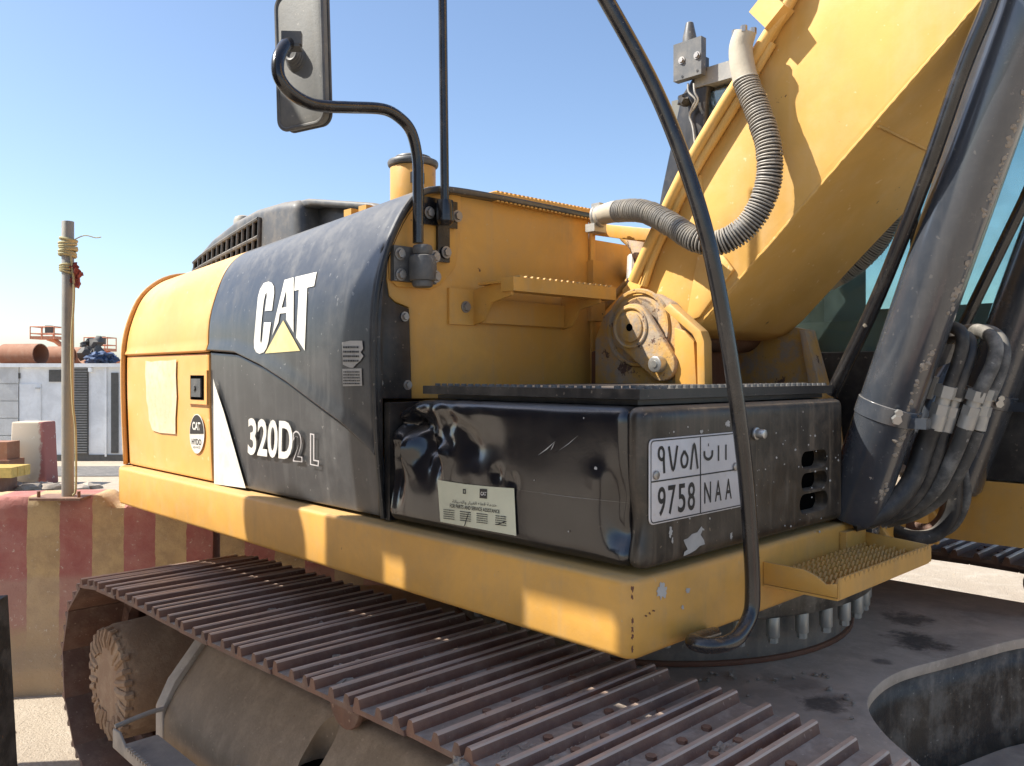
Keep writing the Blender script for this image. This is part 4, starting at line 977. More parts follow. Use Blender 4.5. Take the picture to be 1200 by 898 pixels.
# ---- swing bearing and carbody
SC = Vector((-.92, 1.28, 0)); RB = .765
mb = MB(); mb.cyl((SC.x, SC.y, .795), (SC.x, SC.y, .93), RB, 72, .01); BR = mb.build('swing_bearing', 'bearing', EX)
mb = MB(); mb.cyl((SC.x, SC.y, .791), (SC.x, SC.y, .808), RB+.012, 72, .004); mb.build('bearing_weld', 'rustplate', BR)
mb = MB(); mb.cyl((SC.x, SC.y, .952), (SC.x, SC.y, 1.075), RB+.085, 72, .008); mb.build('bearing_race', 'oily', BR)
for k in range(44):
    a = 2*math.pi*k/44; c = (SC.x+(RB+.052)*math.cos(a), SC.y+(RB+.052)*math.sin(a))
    mb = MB(); mb.cyl((*c, .885), (*c, .952), .021, 14, .004); mb.hexn((*c, .868), (*c, .885), .016); mb.build('bearing_bolt', 'fitting', BR)
# carbody: top plate with concave cut between its legs
cb = [(-2.3, .35), (-1.9, .62), (-1.55, .75), (-1.2, .60)]
def arc(c, r, a0, a1, n=14): return [(c[0]+r*math.cos(R(lerp(a0, a1, i/n))), c[1]+r*math.sin(R(lerp(a0, a1, i/n)))) for i in range(n+1)]
edge = [(.70, .38), (.62, .42), (.50, .50), (.38, .60), (.25, .72), (.155, .86), (.115, 1.02), (.115, 1.20), (.17, 1.42), (.22, 1.62), (.27, 1.80), (.36, 1.98), (.52, 2.16), (.75, 2.35)]
edge = [(p.x, p.y) for p in crom([Vector((a, b, 0)) for a, b in edge], 5)]
rear = [(-2.1-(.0 if 0 else 0), 2.35), (-1.75, 2.0), (-1.68, 1.38), (-1.75, .8), (-2.1, .40)]
mb = MB(); mb.prism(edge+rear, 'z', .755, .790, .006); CBO = mb.build('carbody', 'carbody', EX)
mb = MB(); inner = [(a-.03, b+(0 if 0 else 0)) for a, b in edge]
n = len(inner)
mb.grid(lambda a, b: Vector((*[lerp(inner[min(int(a*(n-1)), n-2)][i], inner[min(int(a*(n-1)), n-2)+1][i], a*(n-1)-min(int(a*(n-1)), n-2)) for i in (0, 1)], lerp(.754, .42, b))), 52, 4)
mb.build('carbody_web', 'oily', CBO, solid=.02)
mb = MB(); low = [(a+.10, b) for a, b in edge]
lo2 = [(.70, .42), (.62, .50), (.52, .60), (.42, .74), (.36, .95), (.36, 1.3), (.40, 1.6), (.50, 1.9), (.7, 2.2), (.75, 2.35)]
mb.prism([(a, b) for a, b in lo2]+rear, 'z', .39, .419, .005); mb.build('carbody_lower_plate', 'carbody', CBO)
# oil stains
decal_poly([blob(1040-60, 700, 1, 1)], lambda x, y: Vector((0, 0, -5)), 'x', 'oily', CBO) if False else None
zst = lambda x, y: onZ(x, y, .7915)
def wblob(cx, cy, rx, ry, seed, n=70):
    return [(cx+rx*(1+.55*noise.noise(Vector((math.cos(2*math.pi*i/n)*2.2, math.sin(2*math.pi*i/n)*2.2, seed))))*math.cos(2*math.pi*i/n), cy+ry*(1+.55*noise.noise(Vector((math.cos(2*math.pi*i/n)*2.2, math.sin(2*math.pi*i/n)*2.2, seed+5))))*math.sin(2*math.pi*i/n)) for i in range(n)]
def stains(mat, spots):
    nt = mat.node_tree; p = next(n for n in nt.nodes if n.type == 'BSDF_PRINCIPLED'); oc = next(n for n in nt.nodes if n.type == 'TEX_COORD').outputs['Object']
    src = p.inputs['Base Color'].links[0].from_socket; tot = None
    nn_ = nz(nt, oc, 9, 8, .75, .3); n2 = nz(nt, oc, 70, 4, .7)
    for c, r_, k in spots:
        mp = _n(nt, 'ShaderNodeVectorMath', operation='DISTANCE'); nt.links.new(oc, mp.inputs[0]); mp.inputs[1].default_value = c
        d = _n(nt, 'ShaderNodeMath', operation='MULTIPLY_ADD'); nt.links.new(nn_, d.inputs[0]); d.inputs[1].default_value = -.55*r_*2; nt.links.new(mp.outputs['Value'], d.inputs[2])
        f = ramp(nt, d.outputs[0], -r_*.15, -r_*.42, 0, k); f = math_(nt, 'MULTIPLY', f, ramp(nt, n2, .2, .55, .75, 1.))
        tot = f if tot is None else math_(nt, 'MAXIMUM', tot, f)
    nt.links.new(mixc(nt, tot, src, (.045, .036, .03)), p.inputs['Base Color'])
M['carplate'] = wear('grey_dusty_carbody_plate', (.50, .41, .32), dustc=(.62, .51, .40), rough=.75, dust=.6, up=.15, streak=0, bumps=.2, scale=1.3, col2=(.34, .275, .215))
q1, q2, q3, q4 = (onZ(x, y, .79) for x, y in ((1075, 752), (968, 825), (1035, 776), (930, 800)))
stains(M['carplate'], [(q1, .30, .85), (q1+Vector((-.12, .25, 0)), .26, .75), (q2, .20, .8), (q3, .10, .6), (q4, .25, .35)])
CBO.data.materials[0] = M['carplate']
if False: stm = wear('oil_stain', (.055, .045, .038), dustc=(.16, .14, .12), rough=.75)
mb = MB()
for k in range(26):
    x = random.uniform(810, 1000); y = random.uniform(788, 800) if k % 2 else random.uniform(790, 850)
    p = zst(x, y); mb.lump(p+Vector((0, 0, .004)), random.uniform(.004, .011), 1, .4, k, (1, 1, .6))
tag(mb.build('debris', 'mud', CBO), kind='stuff')

# ---- tracks
def track(vi, vo, ext, front):
    """vi/vo: inner and outer shoe ends"""
    vm = (vi+vo)/2; wdt = abs(vi-vo)
    T = bpy.data.objects.new('track', None); COL.objects.link(T); T.parent = EX; T.location = (0, vm, 0)
    sgn = 1 if vo < vi else -1   # outside is towards -v for the near track
    rr = .395; cr = Vector((-2.43, 0, .455)); cf = Vector((1.70, 0, .455))
    topz = [(-2.43, .85), (-2.2, .862), (-1.6, .872), (-1.0, .888), (-.55, .905), (-.2, .912), (.05, .908), (.3, .893), (.6, .870), (.95, .865), (1.3, .868), (1.70, .85)]
    path = crom([Vector((a, 0, b)) for a, b in topz], 8)
    path += [cf+Vector((math.sin(R(a))*rr, 0, math.cos(R(a))*rr)) for a in range(6, 180, 6)]
    path += [Vector((lerp(1.7, -2.43, i/24), 0, .055)) for i in range(0, 25)]
    path += [cr+Vector((-math.sin(R(a))*rr, 0, -math.cos(R(a))*rr)) for a in range(6, 178, 6)]
    path.append(path[0].copy())
    L_ = [0]
    for a, b in zip(path, path[1:]): L_.append(L_[-1]+(b-a).length)
    tot = L_[-1]; n = round(tot/.203); pitch = tot/n
    # shoe prototype: local x along travel, y across, z outward
    prof = []; h = .030
    def gr_(x, top=h): return [(x-.015, .006), (x-.0085, top-.004), (x-.005, top), (x+.005, top), (x+.0085, top-.004), (x+.015, .006)]
    prof = [(-pitch/2-.012, -.006)]+[(-pitch/2-.012, .003)]+gr_(-pitch/2+.012, .032)+gr_(0)+gr_(pitch/2-.032)+[(pitch/2-.006, .004), (pitch/2-.002, -.008)]
    proto = None; objs = []
    sb = MB()
    sb.prism(prof, 'v', -wdt/2, wdt/2, 0)
    sb2 = sb
    for by in (-.15, -.055, .055, .15):
        for bx in (-.045, .035): sb2.hexn(Vector((bx, by, .002)), Vector((bx, by, .014)), .012)
    sm = sb.build('track_shoe', 'rust', None); sm.data.materials.append(M['worn'])
    sm.data.materials.append(M['trackplate'])
    for f in sm.data.polygons:
        if f.center.z < .012 and f.normal.z > .7: f.material_index = 2
        if f.center.z > .0275 and abs(f.normal.x) < .99: f.material_index = 1
    mesh_ = sm.data; bpy.data.objects.remove(sm)
    lb = MB()
    for s_ in (-.09, .09): lb.box((-pitch/2+.004, s_-.022, -.075), (pitch/2-.004, s_+.022, -.010), .012)
    lm = lb.build('chain_link', 'rust', None); lmesh = lm.data; bpy.data.objects.remove(lm)
    j = 0
    for k in range(n):
        s = (k+.5+.2)*pitch % tot; j = 0
        while L_[j+1] < s: j += 1
        f = (s-L_[j])/(L_[j+1]-L_[j]); p = lerp(path[j], path[j+1], f)
        sa = max(0, s-.06); sb_ = min(tot, s+.06)
        def at(q):
            jj = 0
            while jj < len(L_)-2 and L_[jj+1] < q: jj += 1
            return lerp(path[jj], path[jj+1], (q-L_[jj])/(L_[jj+1]-L_[jj]+1e-9))
        d = (at(sb_)-at(sa)).normalized()
        ang = -math.atan2(d.z, d.x)
        o = bpy.data.objects.new('track_shoe', mesh_); COL.objects.link(o); o.parent = T
        o.location = p+Vector((0, random.uniform(-.004, .004), random.uniform(-.002, .002))); o.rotation_euler = (random.uniform(-.004, .004), ang+random.uniform(-.016, .016), 0)
        c = bpy.data.objects.new('chain_link', lmesh); COL.objects.link(c); c.parent = T
        c.location = p; c.rotation_euler = (0, ang, 0)
    # track frame (box beam with sloped top) and guards
    yo = -sgn*(wdt/2-.12); yi = sgn*.16
    a_, b_ = min(yo, yi), max(yo, yi)
    mb = MB(); mb.prism([(-1.95, .18), (-1.95, .50), (-1.80, .60), (1.25, .62), (1.35, .5), (1.35, .18)], 'v', a_+.08, b_-.06, .02)
    # sloped outer shoulder plate
    s1 = -sgn*(wdt/2-.03); 
    prof2 = [(s1*1.0, .18), (s1*1.0, .52), (s1*.86, .60), (s1*.50, .735), (s1*.30, .745), (s1*.30, .18)]
    if sgn < 0: prof2 = [(y_, min(z_, .56)) for y_, z_ in prof2[:3]]+[(s1*.3, .56), (s1*.3, .18)]
    ps = MB(); ps.prism(prof2, 'u', -1.83, 1.2, .02, 3)
    TF = ps.build('track_frame', 'tframe', T)
    if sgn > 0:
        c1 = MB(); P = [onV(x, y, vm+s1).to_tuple() for x, y in ((345, 868), (352, 858), (378, 836), (398, 832), (402, 838), (398, 850), (374, 874), (352, 876))]
        m = MB(); m.prism([(p[0]-.08, p[2]-.04) for p in P], 'v', s1-.10, s1+.6, 0) if False else None
        sx, sz = onV(372, 855, vm+s1*.72).x, 0
        ca_, cb2 = s1*.77, s1*.665; rr_ = .046
        cap = [(sx+rr_*math.cos(R(180+180*k/10)), ca_+rr_*math.sin(R(180+180*k/10))) for k in range(11)]+[(sx+rr_*math.cos(R(180*k/10)), cb2+rr_*math.sin(R(180*k/10))) for k in range(11)]
        c1.prism(cap, 'z', .555, .95, 0); cut(TF, c1)
        m4 = MB(); m4.prism([(sx+(a-sx)*.985, (ca_+cb2)/2+(b-(ca_+cb2)/2)*.90) for a, b in cap], 'z', .556, .603, 0); m4.build('slot_black_fill', 'void', T)  # black fill stands in for the dark inside of the slot
    mb.build('frame_core', 'tframe', T)
    # flanged end plate of the frame
    mb = MB(); e_ = [(s1*1.02, .10), (s1*1.02, .54), (s1*.88, .625), (s1*.50, .765), (s1*.25, .775), (s1*.25, .745), (s1*.50, .733), (s1*.86, .595), (s1*.985, .525), (s1*.985, .10)]
    mb.prism(e_, 'u', -1.86, -1.80, .004); mb.prism([(s1*1.06, .30), (s1*1.06, .345), (s1*.985, .365), (s1*.985, .29)], 'u', -1.83, 1.2, .004); mb.build('frame_flange', 'carbody', T)
    if sgn > 0:
        mb = MB(); so = s1*1.03
        mb.box((-1.50, so-.16, .36), (-.95, so-.02, .367), .002)
        mb.prism([(-1.50, .368), (-1.50, .430), (-1.44, .436), (-1.38, .400), (-1.02, .400), (-.98, .43), (-.95, .43), (-.95, .368)], 'v', so-.168, so-.16, .002)
        for k in range(18): mb.box((-1.37+k*.021, so-.170, .398), (-1.360+k*.021, so-.158, .410), .002)
        mb.tube([(-1.50, so-.16, .435), (-1.50, so-.05, .45), (-1.50, so, .45)], .008, 8, 3); mb.tube([(-.95, so-.16, .43), (-.93, so-.05, .44), (-.93, so, .44)], .008, 8, 3)
        bmesh.ops.transform(mb.bm, matrix=Matrix.Translation((-.28, -.0, .10)), verts=mb.bm.verts)
        mb.build('track_step', 'carbody', T, 'small serrated step on the track frame')
    # final drive with caked studs
    mb = MB(); fo = -sgn*(wdt/2-.02); fi = sgn*.04
    c = Vector((-2.40, 0, .47))
    mb.tube([c+Vector((0, fi, 0)), c+Vector((0, fo*.80, 0)), c+Vector((0, fo*.90, 0))], [.235, .225, .205], 40); FD = mb.build('final_drive', 'drive', T)
    mb = MB(); mb.tube([c+Vector((0, fo*.9, 0)), c+Vector((0, fo*.93, 0)), c+Vector((0, fo*.945, 0))], [.21, .205, .16], 40)
    for k in range(27):
        a = 2*math.pi*k/27+random.uniform(-.03, .03); r0 = random.uniform(.105, .15); r1 = random.uniform(.198, .212); ca, sa = math.cos(a), math.sin(a)
        mb.tube([c+Vector((ca*r0, fo*.925, sa*r0)), c+Vector((ca*(r0+r1)/2, fo*.945, sa*(r0+r1)/2)), c+Vector((ca*r1, fo*.92, sa*r1)), c+Vector((ca*(r1+.004), fo*.86, sa*(r1+.004)))], random.uniform(.011, .017), 7)
    mb.build('drive_cover', 'drive', FD)
    mb = MB(); mb.cyl(c+Vector((0, sgn*.02, 0)), c+Vector((0, -sgn*.02, 0)), .30, 40)
    for k in range(21):
        a = 2*math.pi*k/21; mb.box((-.03, -.025, .28), (.03, .025, .365), .01, Matrix.Translation(c) @ Matrix.Rotation(a, 4, 'Y'))
    mb.build('sprocket', 'rust', T)
    mb = MB(); mb.cyl(cf+Vector((0, -.12, 0)), cf+Vector((0, .12, 0)), .33, 40, .02); mb.build('idler', 'rust', T)
    proto = None
    for x, z, r_ in [(-1.75+i*.43, .20, .10) for i in range(8)]+[(-.85, .80, .065), (.15, .81, .065)]:
        if proto is None or r_ != proto[1]:
            mb = MB(); mb.cyl((0, -.16, 0), (0, .16, 0), r_, 24, .012); mb.cyl((0, -.19, 0), (0, -.165, 0), r_*1.18, 24, .008); mb.cyl((0, .165, 0), (0, .19, 0), r_*1.18, 24, .008)
            o = mb.build('track_roller' if r_ > .08 else 'carrier_roller', 'rust', T); proto = (o, r_)
        else: o = proto[0].copy(); COL.objects.link(o)
        o.parent = T; o.location = (x, 0, z)
    # mud in the shoes
    if sgn > 0:
        mb = MB(); rnd = random.Random(5)
        for (px, py, rad, n_) in ((415, 772, .06, 6), (420, 800, .05, 4), (520, 808, .11, 12), (590, 765, .08, 10), (660, 790, .08, 8), (640, 885, .12, 16), (710, 890, .08, 10), (570, 890, .10, 10), (760, 850, .05, 6), (480, 760, .05, 5), (390, 730, .05, 4), (340, 712, .05, 4), (860, 872, .06, 7)):
            for _ in range(n_*9):
                q = onZ(px+rnd.uniform(-1, 1)*26, py+rnd.uniform(-1, 1)*7, .91); q.y -= vm
                zz = .905-.02*abs(q.x+.1)
                mb.lump((q.x, q.y, zz), rnd.choice((.006, .009, .012, .016, .023)), 2, .7, rnd.random()*50, (1., 1.3, .6))
        tag(mb.build('caked_mud', 'mud', T, angle=18), kind='stuff')
    return T
TR1 = track(.335, -.345, 0, 0)
TR2 = track(2.46, 3.14, 0, 0)

# ================================================================== SITE
def ws(name, x0, x1, n, fn): pass
mb = MB()
def gz_(x, y):
    t = min(max((y-5.2)/9, 0), 1); t = t*t*(3-2*t)
    base = -.42*t
    near = math.exp(-((x*x+(y-4)**2)/400))
    return base+near*(.018*noise.noise(Vector((x*.9, y*.9, 0)))+.008*noise.noise(Vector((x*4, y*4, 2))))
xs = sorted(set([-600, -300, -150, -80, -50, -35]+[-25+i*.35 for i in range(115)]+[18, 25, 40, 70, 120, 300, 600]))
ys = sorted(set([-600, -200, -80, -30, -15, -8]+[-4+i*.35 for i in range(90)]+[30, 35, 45, 60, 90, 150, 300, 700]))
V_ = [[mb.bm.verts.new((x, y, gz_(x, y)-.002)) for y in ys] for x in xs]
for i in range(len(xs)-1):
    for j in range(len(ys)-1): mb.bm.faces.new((V_[i][j], V_[i+1][j], V_[i+1][j+1], V_[i][j+1]))
tag(mb.build('ground', 'ground', angle=80), kind='structure')
mb = MB(); ya, yb = 17.4, 19.2
mb.grid(lambda a, b: Vector((lerp(-40, 30, a), lerp(ya, yb, b), gz_(lerp(-40, 30, a), lerp(ya, yb, b))+.012)), 120, 8)
tag(mb.build('dark_ground_band', 'groundband', angle=80), kind='structure')  # darker grey strip laid over the ground before the cabins
# gravel
mb = MB(); rnd = random.Random(2)
for _ in range(900):
    x = rnd.uniform(-6, 7); y = rnd.uniform(2.5, 14) if rnd.random() < .5 else rnd.uniform(2.5, 6)
    mb.lump((x, y, gz_(x, y)+.002), rnd.uniform(.006, .022), 1, .4, rnd.random()*90, (1, 1, .6))
tag(mb.build('gravel', 'ground', None), 'loose gravel scattered over the pale sandy ground', 'gravel', kind='stuff')

# barriers ---------------------------------------------------------------
def barrier(name, x0, x1, y0, y1, lab, seed, phase):
    L_ = math.hypot(x1-x0, y1-y0); T = .30; Hh = 1.055
    rows = [(0, T+.12, 0), (0, T+.12, .16), (.05, T+.07, .22), (.07, T+.05, Hh-.02), (.085, T+.035, Hh)]
    loop = [(a, z) for a, b, z in rows]+[(b, z) for a, b, z in rows[::-1]]
    mb = MB(); nx = 90; ring = []
    # densify
    dl = []
    for i in range(len(loop)):
        a = loop[i]; b = loop[(i+1) % len(loop)]; d = math.hypot(b[0]-a[0], b[1]-a[1]); k = max(1, int(d/.05))
        for q in range(k): dl.append((lerp(a[0], b[0], q/k), lerp(a[1], b[1], q/k)))
    for i in range(nx+1):
        x = phase+L_*i/nx; r_ = []
        for y, z in dl:
            p = Vector((x, y, z)); nzv = noise.noise(p*7+Vector((seed, 0, 0)))*.010+noise.noise(p*22)*.004
            if z > Hh-.06: 
                c = max(0, noise.noise(Vector((x*6, seed, z*3)))+.02)*.10; p.z -= c*(1 if z > Hh-.03 else .4); p.y += (.03 if y < .2 else -.03)*c*8
            if i in (0, nx): p.x += (.012 if i == 0 else -.012)
            p.y += nzv; r_.append(mb.bm.verts.new(p))
        ring.append(r_)
    m_ = len(dl)
    for i in range(nx):
        for k in range(m_): mb.bm.faces.new((ring[i][k], ring[i+1][k], ring[i+1][(k+1) % m_], ring[i][(k+1) % m_]))
    mb.bm.faces.new(ring[0]); mb.bm.faces.new(ring[-1][::-1])
    o = mb.build(name, 'barrier', None, angle=50)
    a = math.atan2(y1-y0, x1-x0); o.rotation_euler = (0, 0, a)
    o.location = (x0-phase*math.cos(a), y0-phase*math.sin(a), gz_(x0, y0)-.01)
    return tag(o, lab, 'barrier', 'painted concrete barriers')
x253 = (253-600)/FOC*4.62
ph = 0
barrier('concrete_barrier', -3.95, x253-.01, 4.22, 4.60, 'long red and cream striped concrete barrier carrying the galvanised pole', 1., .08)
barrier('concrete_barrier', x253+.006, .55, 4.60, 4.97, 'chipped red and cream striped concrete barrier behind the tracks, right of the pole', 9., .17)

# pole ---------------------------------------------------------------------
PO = empty('steel_pole', (wpt(79.5, 580, 4.55).x, 4.55, 1.035))
tag(PO, 'galvanised steel pole with frayed rope bolted on top of the striped barrier', 'pole')
mb = MB(); mb.cyl((0, 0, 0), (0, 0, 1.50), .031, 20, .002); mb.build('shaft', 'galv', PO)
mb = MB(); mb.box((-.16, -.09, .0), (.11, .09, .012), .003); mb.build('base_plate', 'rust', PO)
mb = MB()
for x in (-.13, .085): mb = MB(); mb.cyl((x, -.05, .0), (x, -.05, .045), .009, 10); mb.build('anchor_bolt', 'rust', PO)
mb = MB(); zt = 1.42
for k in range(7): mb.torus((random.uniform(-.004, .004), 0, zt-.02-k*.014), (random.uniform(-.2, .2), random.uniform(-.2, .2), 1), .040, .009, 18, 6)
for k in range(4): mb.torus((0, 0, zt-.16-k*.012), (random.uniform(-.3, .3), .1, 1), .038, .007, 18, 6)
mb.tube([(.03, -.03, zt-.1), (.05, -.03, zt-.3), (.035, -.03, zt-.6), (.045, -.035, zt-.9), (.06, -.035, zt-1.05), (.062, -.035, zt-1.35), (.05, -.04, zt-1.40)], .006, 7, 6)
mb.tube([(.03, -.02, zt-.03), (.10, -.02, zt+.0), (.16, -.02, zt-.012), (.19, -.02, zt-.008)], .003, 5, 4)
mb.build('tied_rope', 'rope', PO)
mb = MB()
for k in range(5): mb.lump((.052+random.uniform(-.012, .018), -.02+random.uniform(-.015, .015), zt-.17-k*.022), .020, 2, .7, k*3+1, (1, 1, 1.2))
mb.build('tied_rag', 'redcloth', PO)

# cabins -------------------------------------------------------------------
def gbase(y): return gz_(-9, y)
Yc = 20.5; zg = gbase(Yc)
def X(px, Y=Yc): return (px-600)/FOC*Y
def Zp(py, Y=Yc): return H-(py-438)/FOC*Y
CA = empty('site_cabin', (X(90), Yc, zg)); tag(CA, 'white flat roofed site cabin with grey louvred door behind the pole', 'cabin')
def lb(mb, x0, x1, y0, y1, z0, z1, par, Yb=Yc, bev=.01):   # world box in parent's frame
    mb.box((x0-par.location.x, y0-par.location.y, z0-par.location.z), (x1-par.location.x, y1-par.location.y, z1-par.location.z), bev)
mb = MB(); lb(mb, X(23), X(215), Yc, Yc+2.6, zg+.0, Zp(429), CA); mb.build('wall', 'cabinwhite', CA)
mb = MB(); lb(mb, X(-10), X(217), Yc-.10, Yc+2.7, Zp(430.5), Zp(426), CA); mb.build('roof', 'cabinwhite', CA)
mb = MB(); lb(mb, X(85), X(104), Yc-.04, Yc-.001, Zp(533), Zp(432), CA); LD = mb.build('louvre_door', 'louver', CA)
mb = MB()
for k in range(34): z = lerp(Zp(531), Zp(433), k/33); lb(mb, X(85.6), X(103.2), Yc-.07, Yc-.03, z, z+.03, CA, bev=.004)
mb.build('louvre_slats', 'slat', LD)
mb = MB(); lb(mb, X(23.5), X(48.5), Yc-.03, Yc-.001, Zp(530), Zp(450), CA); dr = mb.build('door', 'cabinwhite', CA)
mb = MB(); lb(mb, X(43), X(48), Yc-.07, Yc-.031, Zp(456), Zp(454), CA); mb.build('lamp_hood', 'cabingrey', dr)
mb = MB(); lb(mb, X(58), X(73), Yc-.03, Yc-.001, Zp(447.5), Zp(433.5), CA); mb.build('window', 'louver', CA)
mb = MB(); lb(mb, X(105.5), X(109.5), Yc-.1, Yc-.001, Zp(436), Zp(431), CA); lb(mb, X(124), X(126), Yc-.06, Yc-.001, Zp(535), Zp(430), CA)
mb.build('fascia_box', 'cabinwhite', CA)
mb = MB(); lb(mb, X(131), X(139), Yc-.04, Yc-.001, Zp(531), Zp(437), CA); lb(mb, X(60), X(215), Yc-.03, Yc-.001, zg, Zp(533), CA); mb.build('dark_doorway', 'louver', CA)
CA2 = empty('site_cabin', (X(0), Yc+.4, zg)); tag(CA2, 'grey sheet panel cabin at the left edge of the photo beside the white cabin', 'cabin')
mb = MB(); lb(mb, X(-90), X(22.6), Yc+.0, Yc+2.6, zg, Zp(431), CA2); mb.build('wall', 'cabinwhite', CA2)
mb = MB()
for k in range(5): lb(mb, X(-30), X(22.5), Yc-.05, Yc-.002, Zp(530)+k*.42, Zp(530)+k*.42+.40, CA2, bev=.02)
mb.build('sheet_panels', 'cabingrey', CA2)
mb = MB(); lb(mb, X(7), X(24), Yc-.04, Yc-.002, Zp(443.5), Zp(437.5), CA2); lb(mb, X(-3), X(2), Yc-.04, Yc-.002, Zp(444), Zp(438), CA2); mb.build('window', 'louver', CA2)

# pipes behind the cabins
def pipe(px0, px1, cy, rpx, Y, lab, tilt=0):
    x0, x1 = X(px0, Y), X(px1, Y); z = Zp(cy, Y); r = rpx/FOC*Y
    mb = MB(); n = 40
    for (ra, rb) in ((r, r-.03),):
        for k in range(n):
            a0, a1 = 2*math.pi*k/n, 2*math.pi*(k+1)/n
            f = lambda x, rr, a: (x, rr*math.cos(a), z-0+rr*math.sin(a))
            for c in (((x0, ra), (x1, ra)), ((x1, ra), (x1, rb)), ((x1, rb), (x0, rb)), ((x0, rb), (x0, ra))):
                mb.face([f(*c[0], a0), f(*c[1], a0), f(*c[1], a1), f(*c[0], a1)])
    bmesh.ops.remove_doubles(mb.bm, verts=mb.bm.verts, dist=.0005)
    bmesh.ops.transform(mb.bm, matrix=Matrix.Translation((-(x0+x1)/2, 0, -(z-r))), verts=mb.bm.verts)
    o = mb.build('steel_pipe', 'pipe'); o.location = ((x0+x1)/2, Y, z-r); o.rotation_euler = (0, 0, tilt)
    return tag(o, lab, 'pipe', 'large rusty pipes stacked beyond the cabins')
pipe(2, 52, 415.5, 12.5, 27, 'largest rusty brown pipe, its open end left of the pole', R(-14))
pipe(56, 84, 417, 11, 29, 'rusty pipe lying just behind the galvanised pole', R(-14))
pipe(84, 99, 417, 10, 31, 'short grey brown pipe right of the pole above the louvred door', R(-14))
RK = empty('pipe_rack', (X(55, 28), 28, gbase(28))); tag(RK, 'low steel rack carrying the rusty pipes beyond the cabins', 'rack')
mb = MB(); lb(mb, X(0, 28), X(130, 28), 26.2, 31.6, Zp(429.5, 27)-.06, Zp(429.5, 27)-.0, RK); mb.build('deck', 'rust', RK)
mb = MB()
for x in (X(5, 28), X(60, 28), X(125, 28)):
    for y in (26.4, 31.4): lb(mb, x-.08, x+.08, y-.08, y+.08, gbase(28), Zp(429.5, 27)-.061, RK)
mb.build('posts', 'rust', RK)

# boom lifts
def lift(pxl, pxr, pyt, pyb, Y, lab, armend):
    E_ = empty('boom_lift', (X(armend[0], Y), Y, gbase(28))); tag(E_, lab, 'boom lift', 'orange boom lifts beyond the cabins')
    ox, oy, oz = E_.location
    x0, x1 = X(pxl, Y)-ox, X(pxr, Y)-ox; z0, z1 = Zp(pyb, Y)-oz, Zp(pyt, Y)-oz; t = .022
    mb = MB(); mb.box((x0, -.4, z0), (x1, .4, z0+.12), .01)
    for z in (z0+.45*(z1-z0), z1):
        for y in (-.4, .4): mb.tube([(x0, y, z), (x1, y, z)], t, 6)
        for x in (x0, x1): mb.tube([(x, -.4, z), (x, .4, z)], t, 6)
    for x in (x0, (x0+x1)/2, x1):
        for y in (-.4, .4): mb.tube([(x, y, z0), (x, y, z1)], t, 6)
    mb.build('basket', 'orange', E_)
    mb = MB(); mb.box((lerp(x0, x1, .55), -.3, z0+.5*(z1-z0)), (lerp(x0, x1, .8), -.1, z1+.05), .03); mb.build('control_panel', 'louver', E_)
    ax_, az = 0, Zp(armend[1], Y)-oz
    mb = MB(); mb.tube([((x0+x1)/2, 0, z0+.05), (lerp((x0+x1)/2, ax_, .45), 0, z0-.05), (ax_, 0, az)], .10, 8); mb.tube([(ax_, 0, az), (ax_-.6, 0, .9)], .15, 8); mb.build('lift_arm', 'orange', E_)
    mb = MB(); mb.box((-1.6, -.8, .45), (.9, .8, 1.1), .05); mb.build('chassis', 'orange', E_)
    mb = MB()
    for x in (-1.2, .5):
        for y in (-.85, .85): mb.cyl((x, y-.14, .42), (x, y+.14, .42), .42, 24, .03)
    mb.build('wheels', 'rubber', E_)
lift(42, 70, 383.5, 398, 34, 'orange boom lift with raised basket left of the pole', (76, 408))
lift(104, 131, 396, 412, 36, 'orange boom lift with raised basket right of the pole', (137, 422))
# engine unit and blue tarpaulin heap on the rack
mb = MB(); c = wpt(109, 411, 29); 
for k in range(12): mb.lump(Vector((random.uniform(-.3, .3), random.uniform(-.3, .3), random.uniform(0, .5))), random.uniform(.1, .22), 2, .5, k, (1, 1, 1))
o = mb.build('machine_engine', 'louver'); o.location = c-Vector((0, 0, .15)); tag(o, 'small dark engine lump on the pipe rack right of the pole', 'engine')
mb = MB()
for k in range(9): mb.lump(Vector((random.uniform(-.35, .35), random.uniform(-.25, .25), random.uniform(-.1, .08))), random.uniform(.14, .24), 3, .6, k+3, (1.2, 1, .7))
o = mb.build('tarpaulin', 'blue'); o.location = wpt(120, 421, 28)+Vector((0, 0, .02)); tag(o, 'crumpled blue tarpaulin heap above the white cabin roof', 'tarpaulin')
# short barrier and timber in the distance
mb = MB(); Yb = 16.2; zb_ = gz_(-9, Yb)
bx0, bx1 = X(12, Yb), X(61, Yb)
mb.prism([(bx0, 0), (bx0+.1, .16), (bx0+.14, Zp(494, Yb)-zb_), (bx1-.06, Zp(494, Yb)-zb_), (bx1-.02, .3), (bx1, 0)], 'v', -.2, .25, .03, 3)
bmesh.ops.transform(mb.bm, matrix=Matrix.Translation((-(bx0+bx1)/2, 0, 0)), verts=mb.bm.verts)
m, nt, p, oc = new_mat('red_ended_concrete')
sx = _n(nt, 'ShaderNodeSeparateXYZ'); nt.links.new(oc, sx.inputs[0])
w_ = math_(nt, 'ADD', math_(nt, 'MULTIPLY', nz(nt, oc, 5, 5, .7), .3), 0)
xx = _n(nt, 'ShaderNodeMath', operation='ADD'); nt.links.new(sx.outputs['X'], xx.inputs[0]); nt.links.new(w_, xx.inputs[1])
c = mixc(nt, ramp(nt, xx.outputs[0], .40, .46), (.52, .44, .33), (.32, .12, .10))
c = mixc(nt, ramp(nt, nz(nt, oc, 6, 6, .7), .62, .66), c, (.60, .55, .48))
nt.links.new(c, p.inputs['Base Color']); p.inputs['Roughness'].default_value = .9
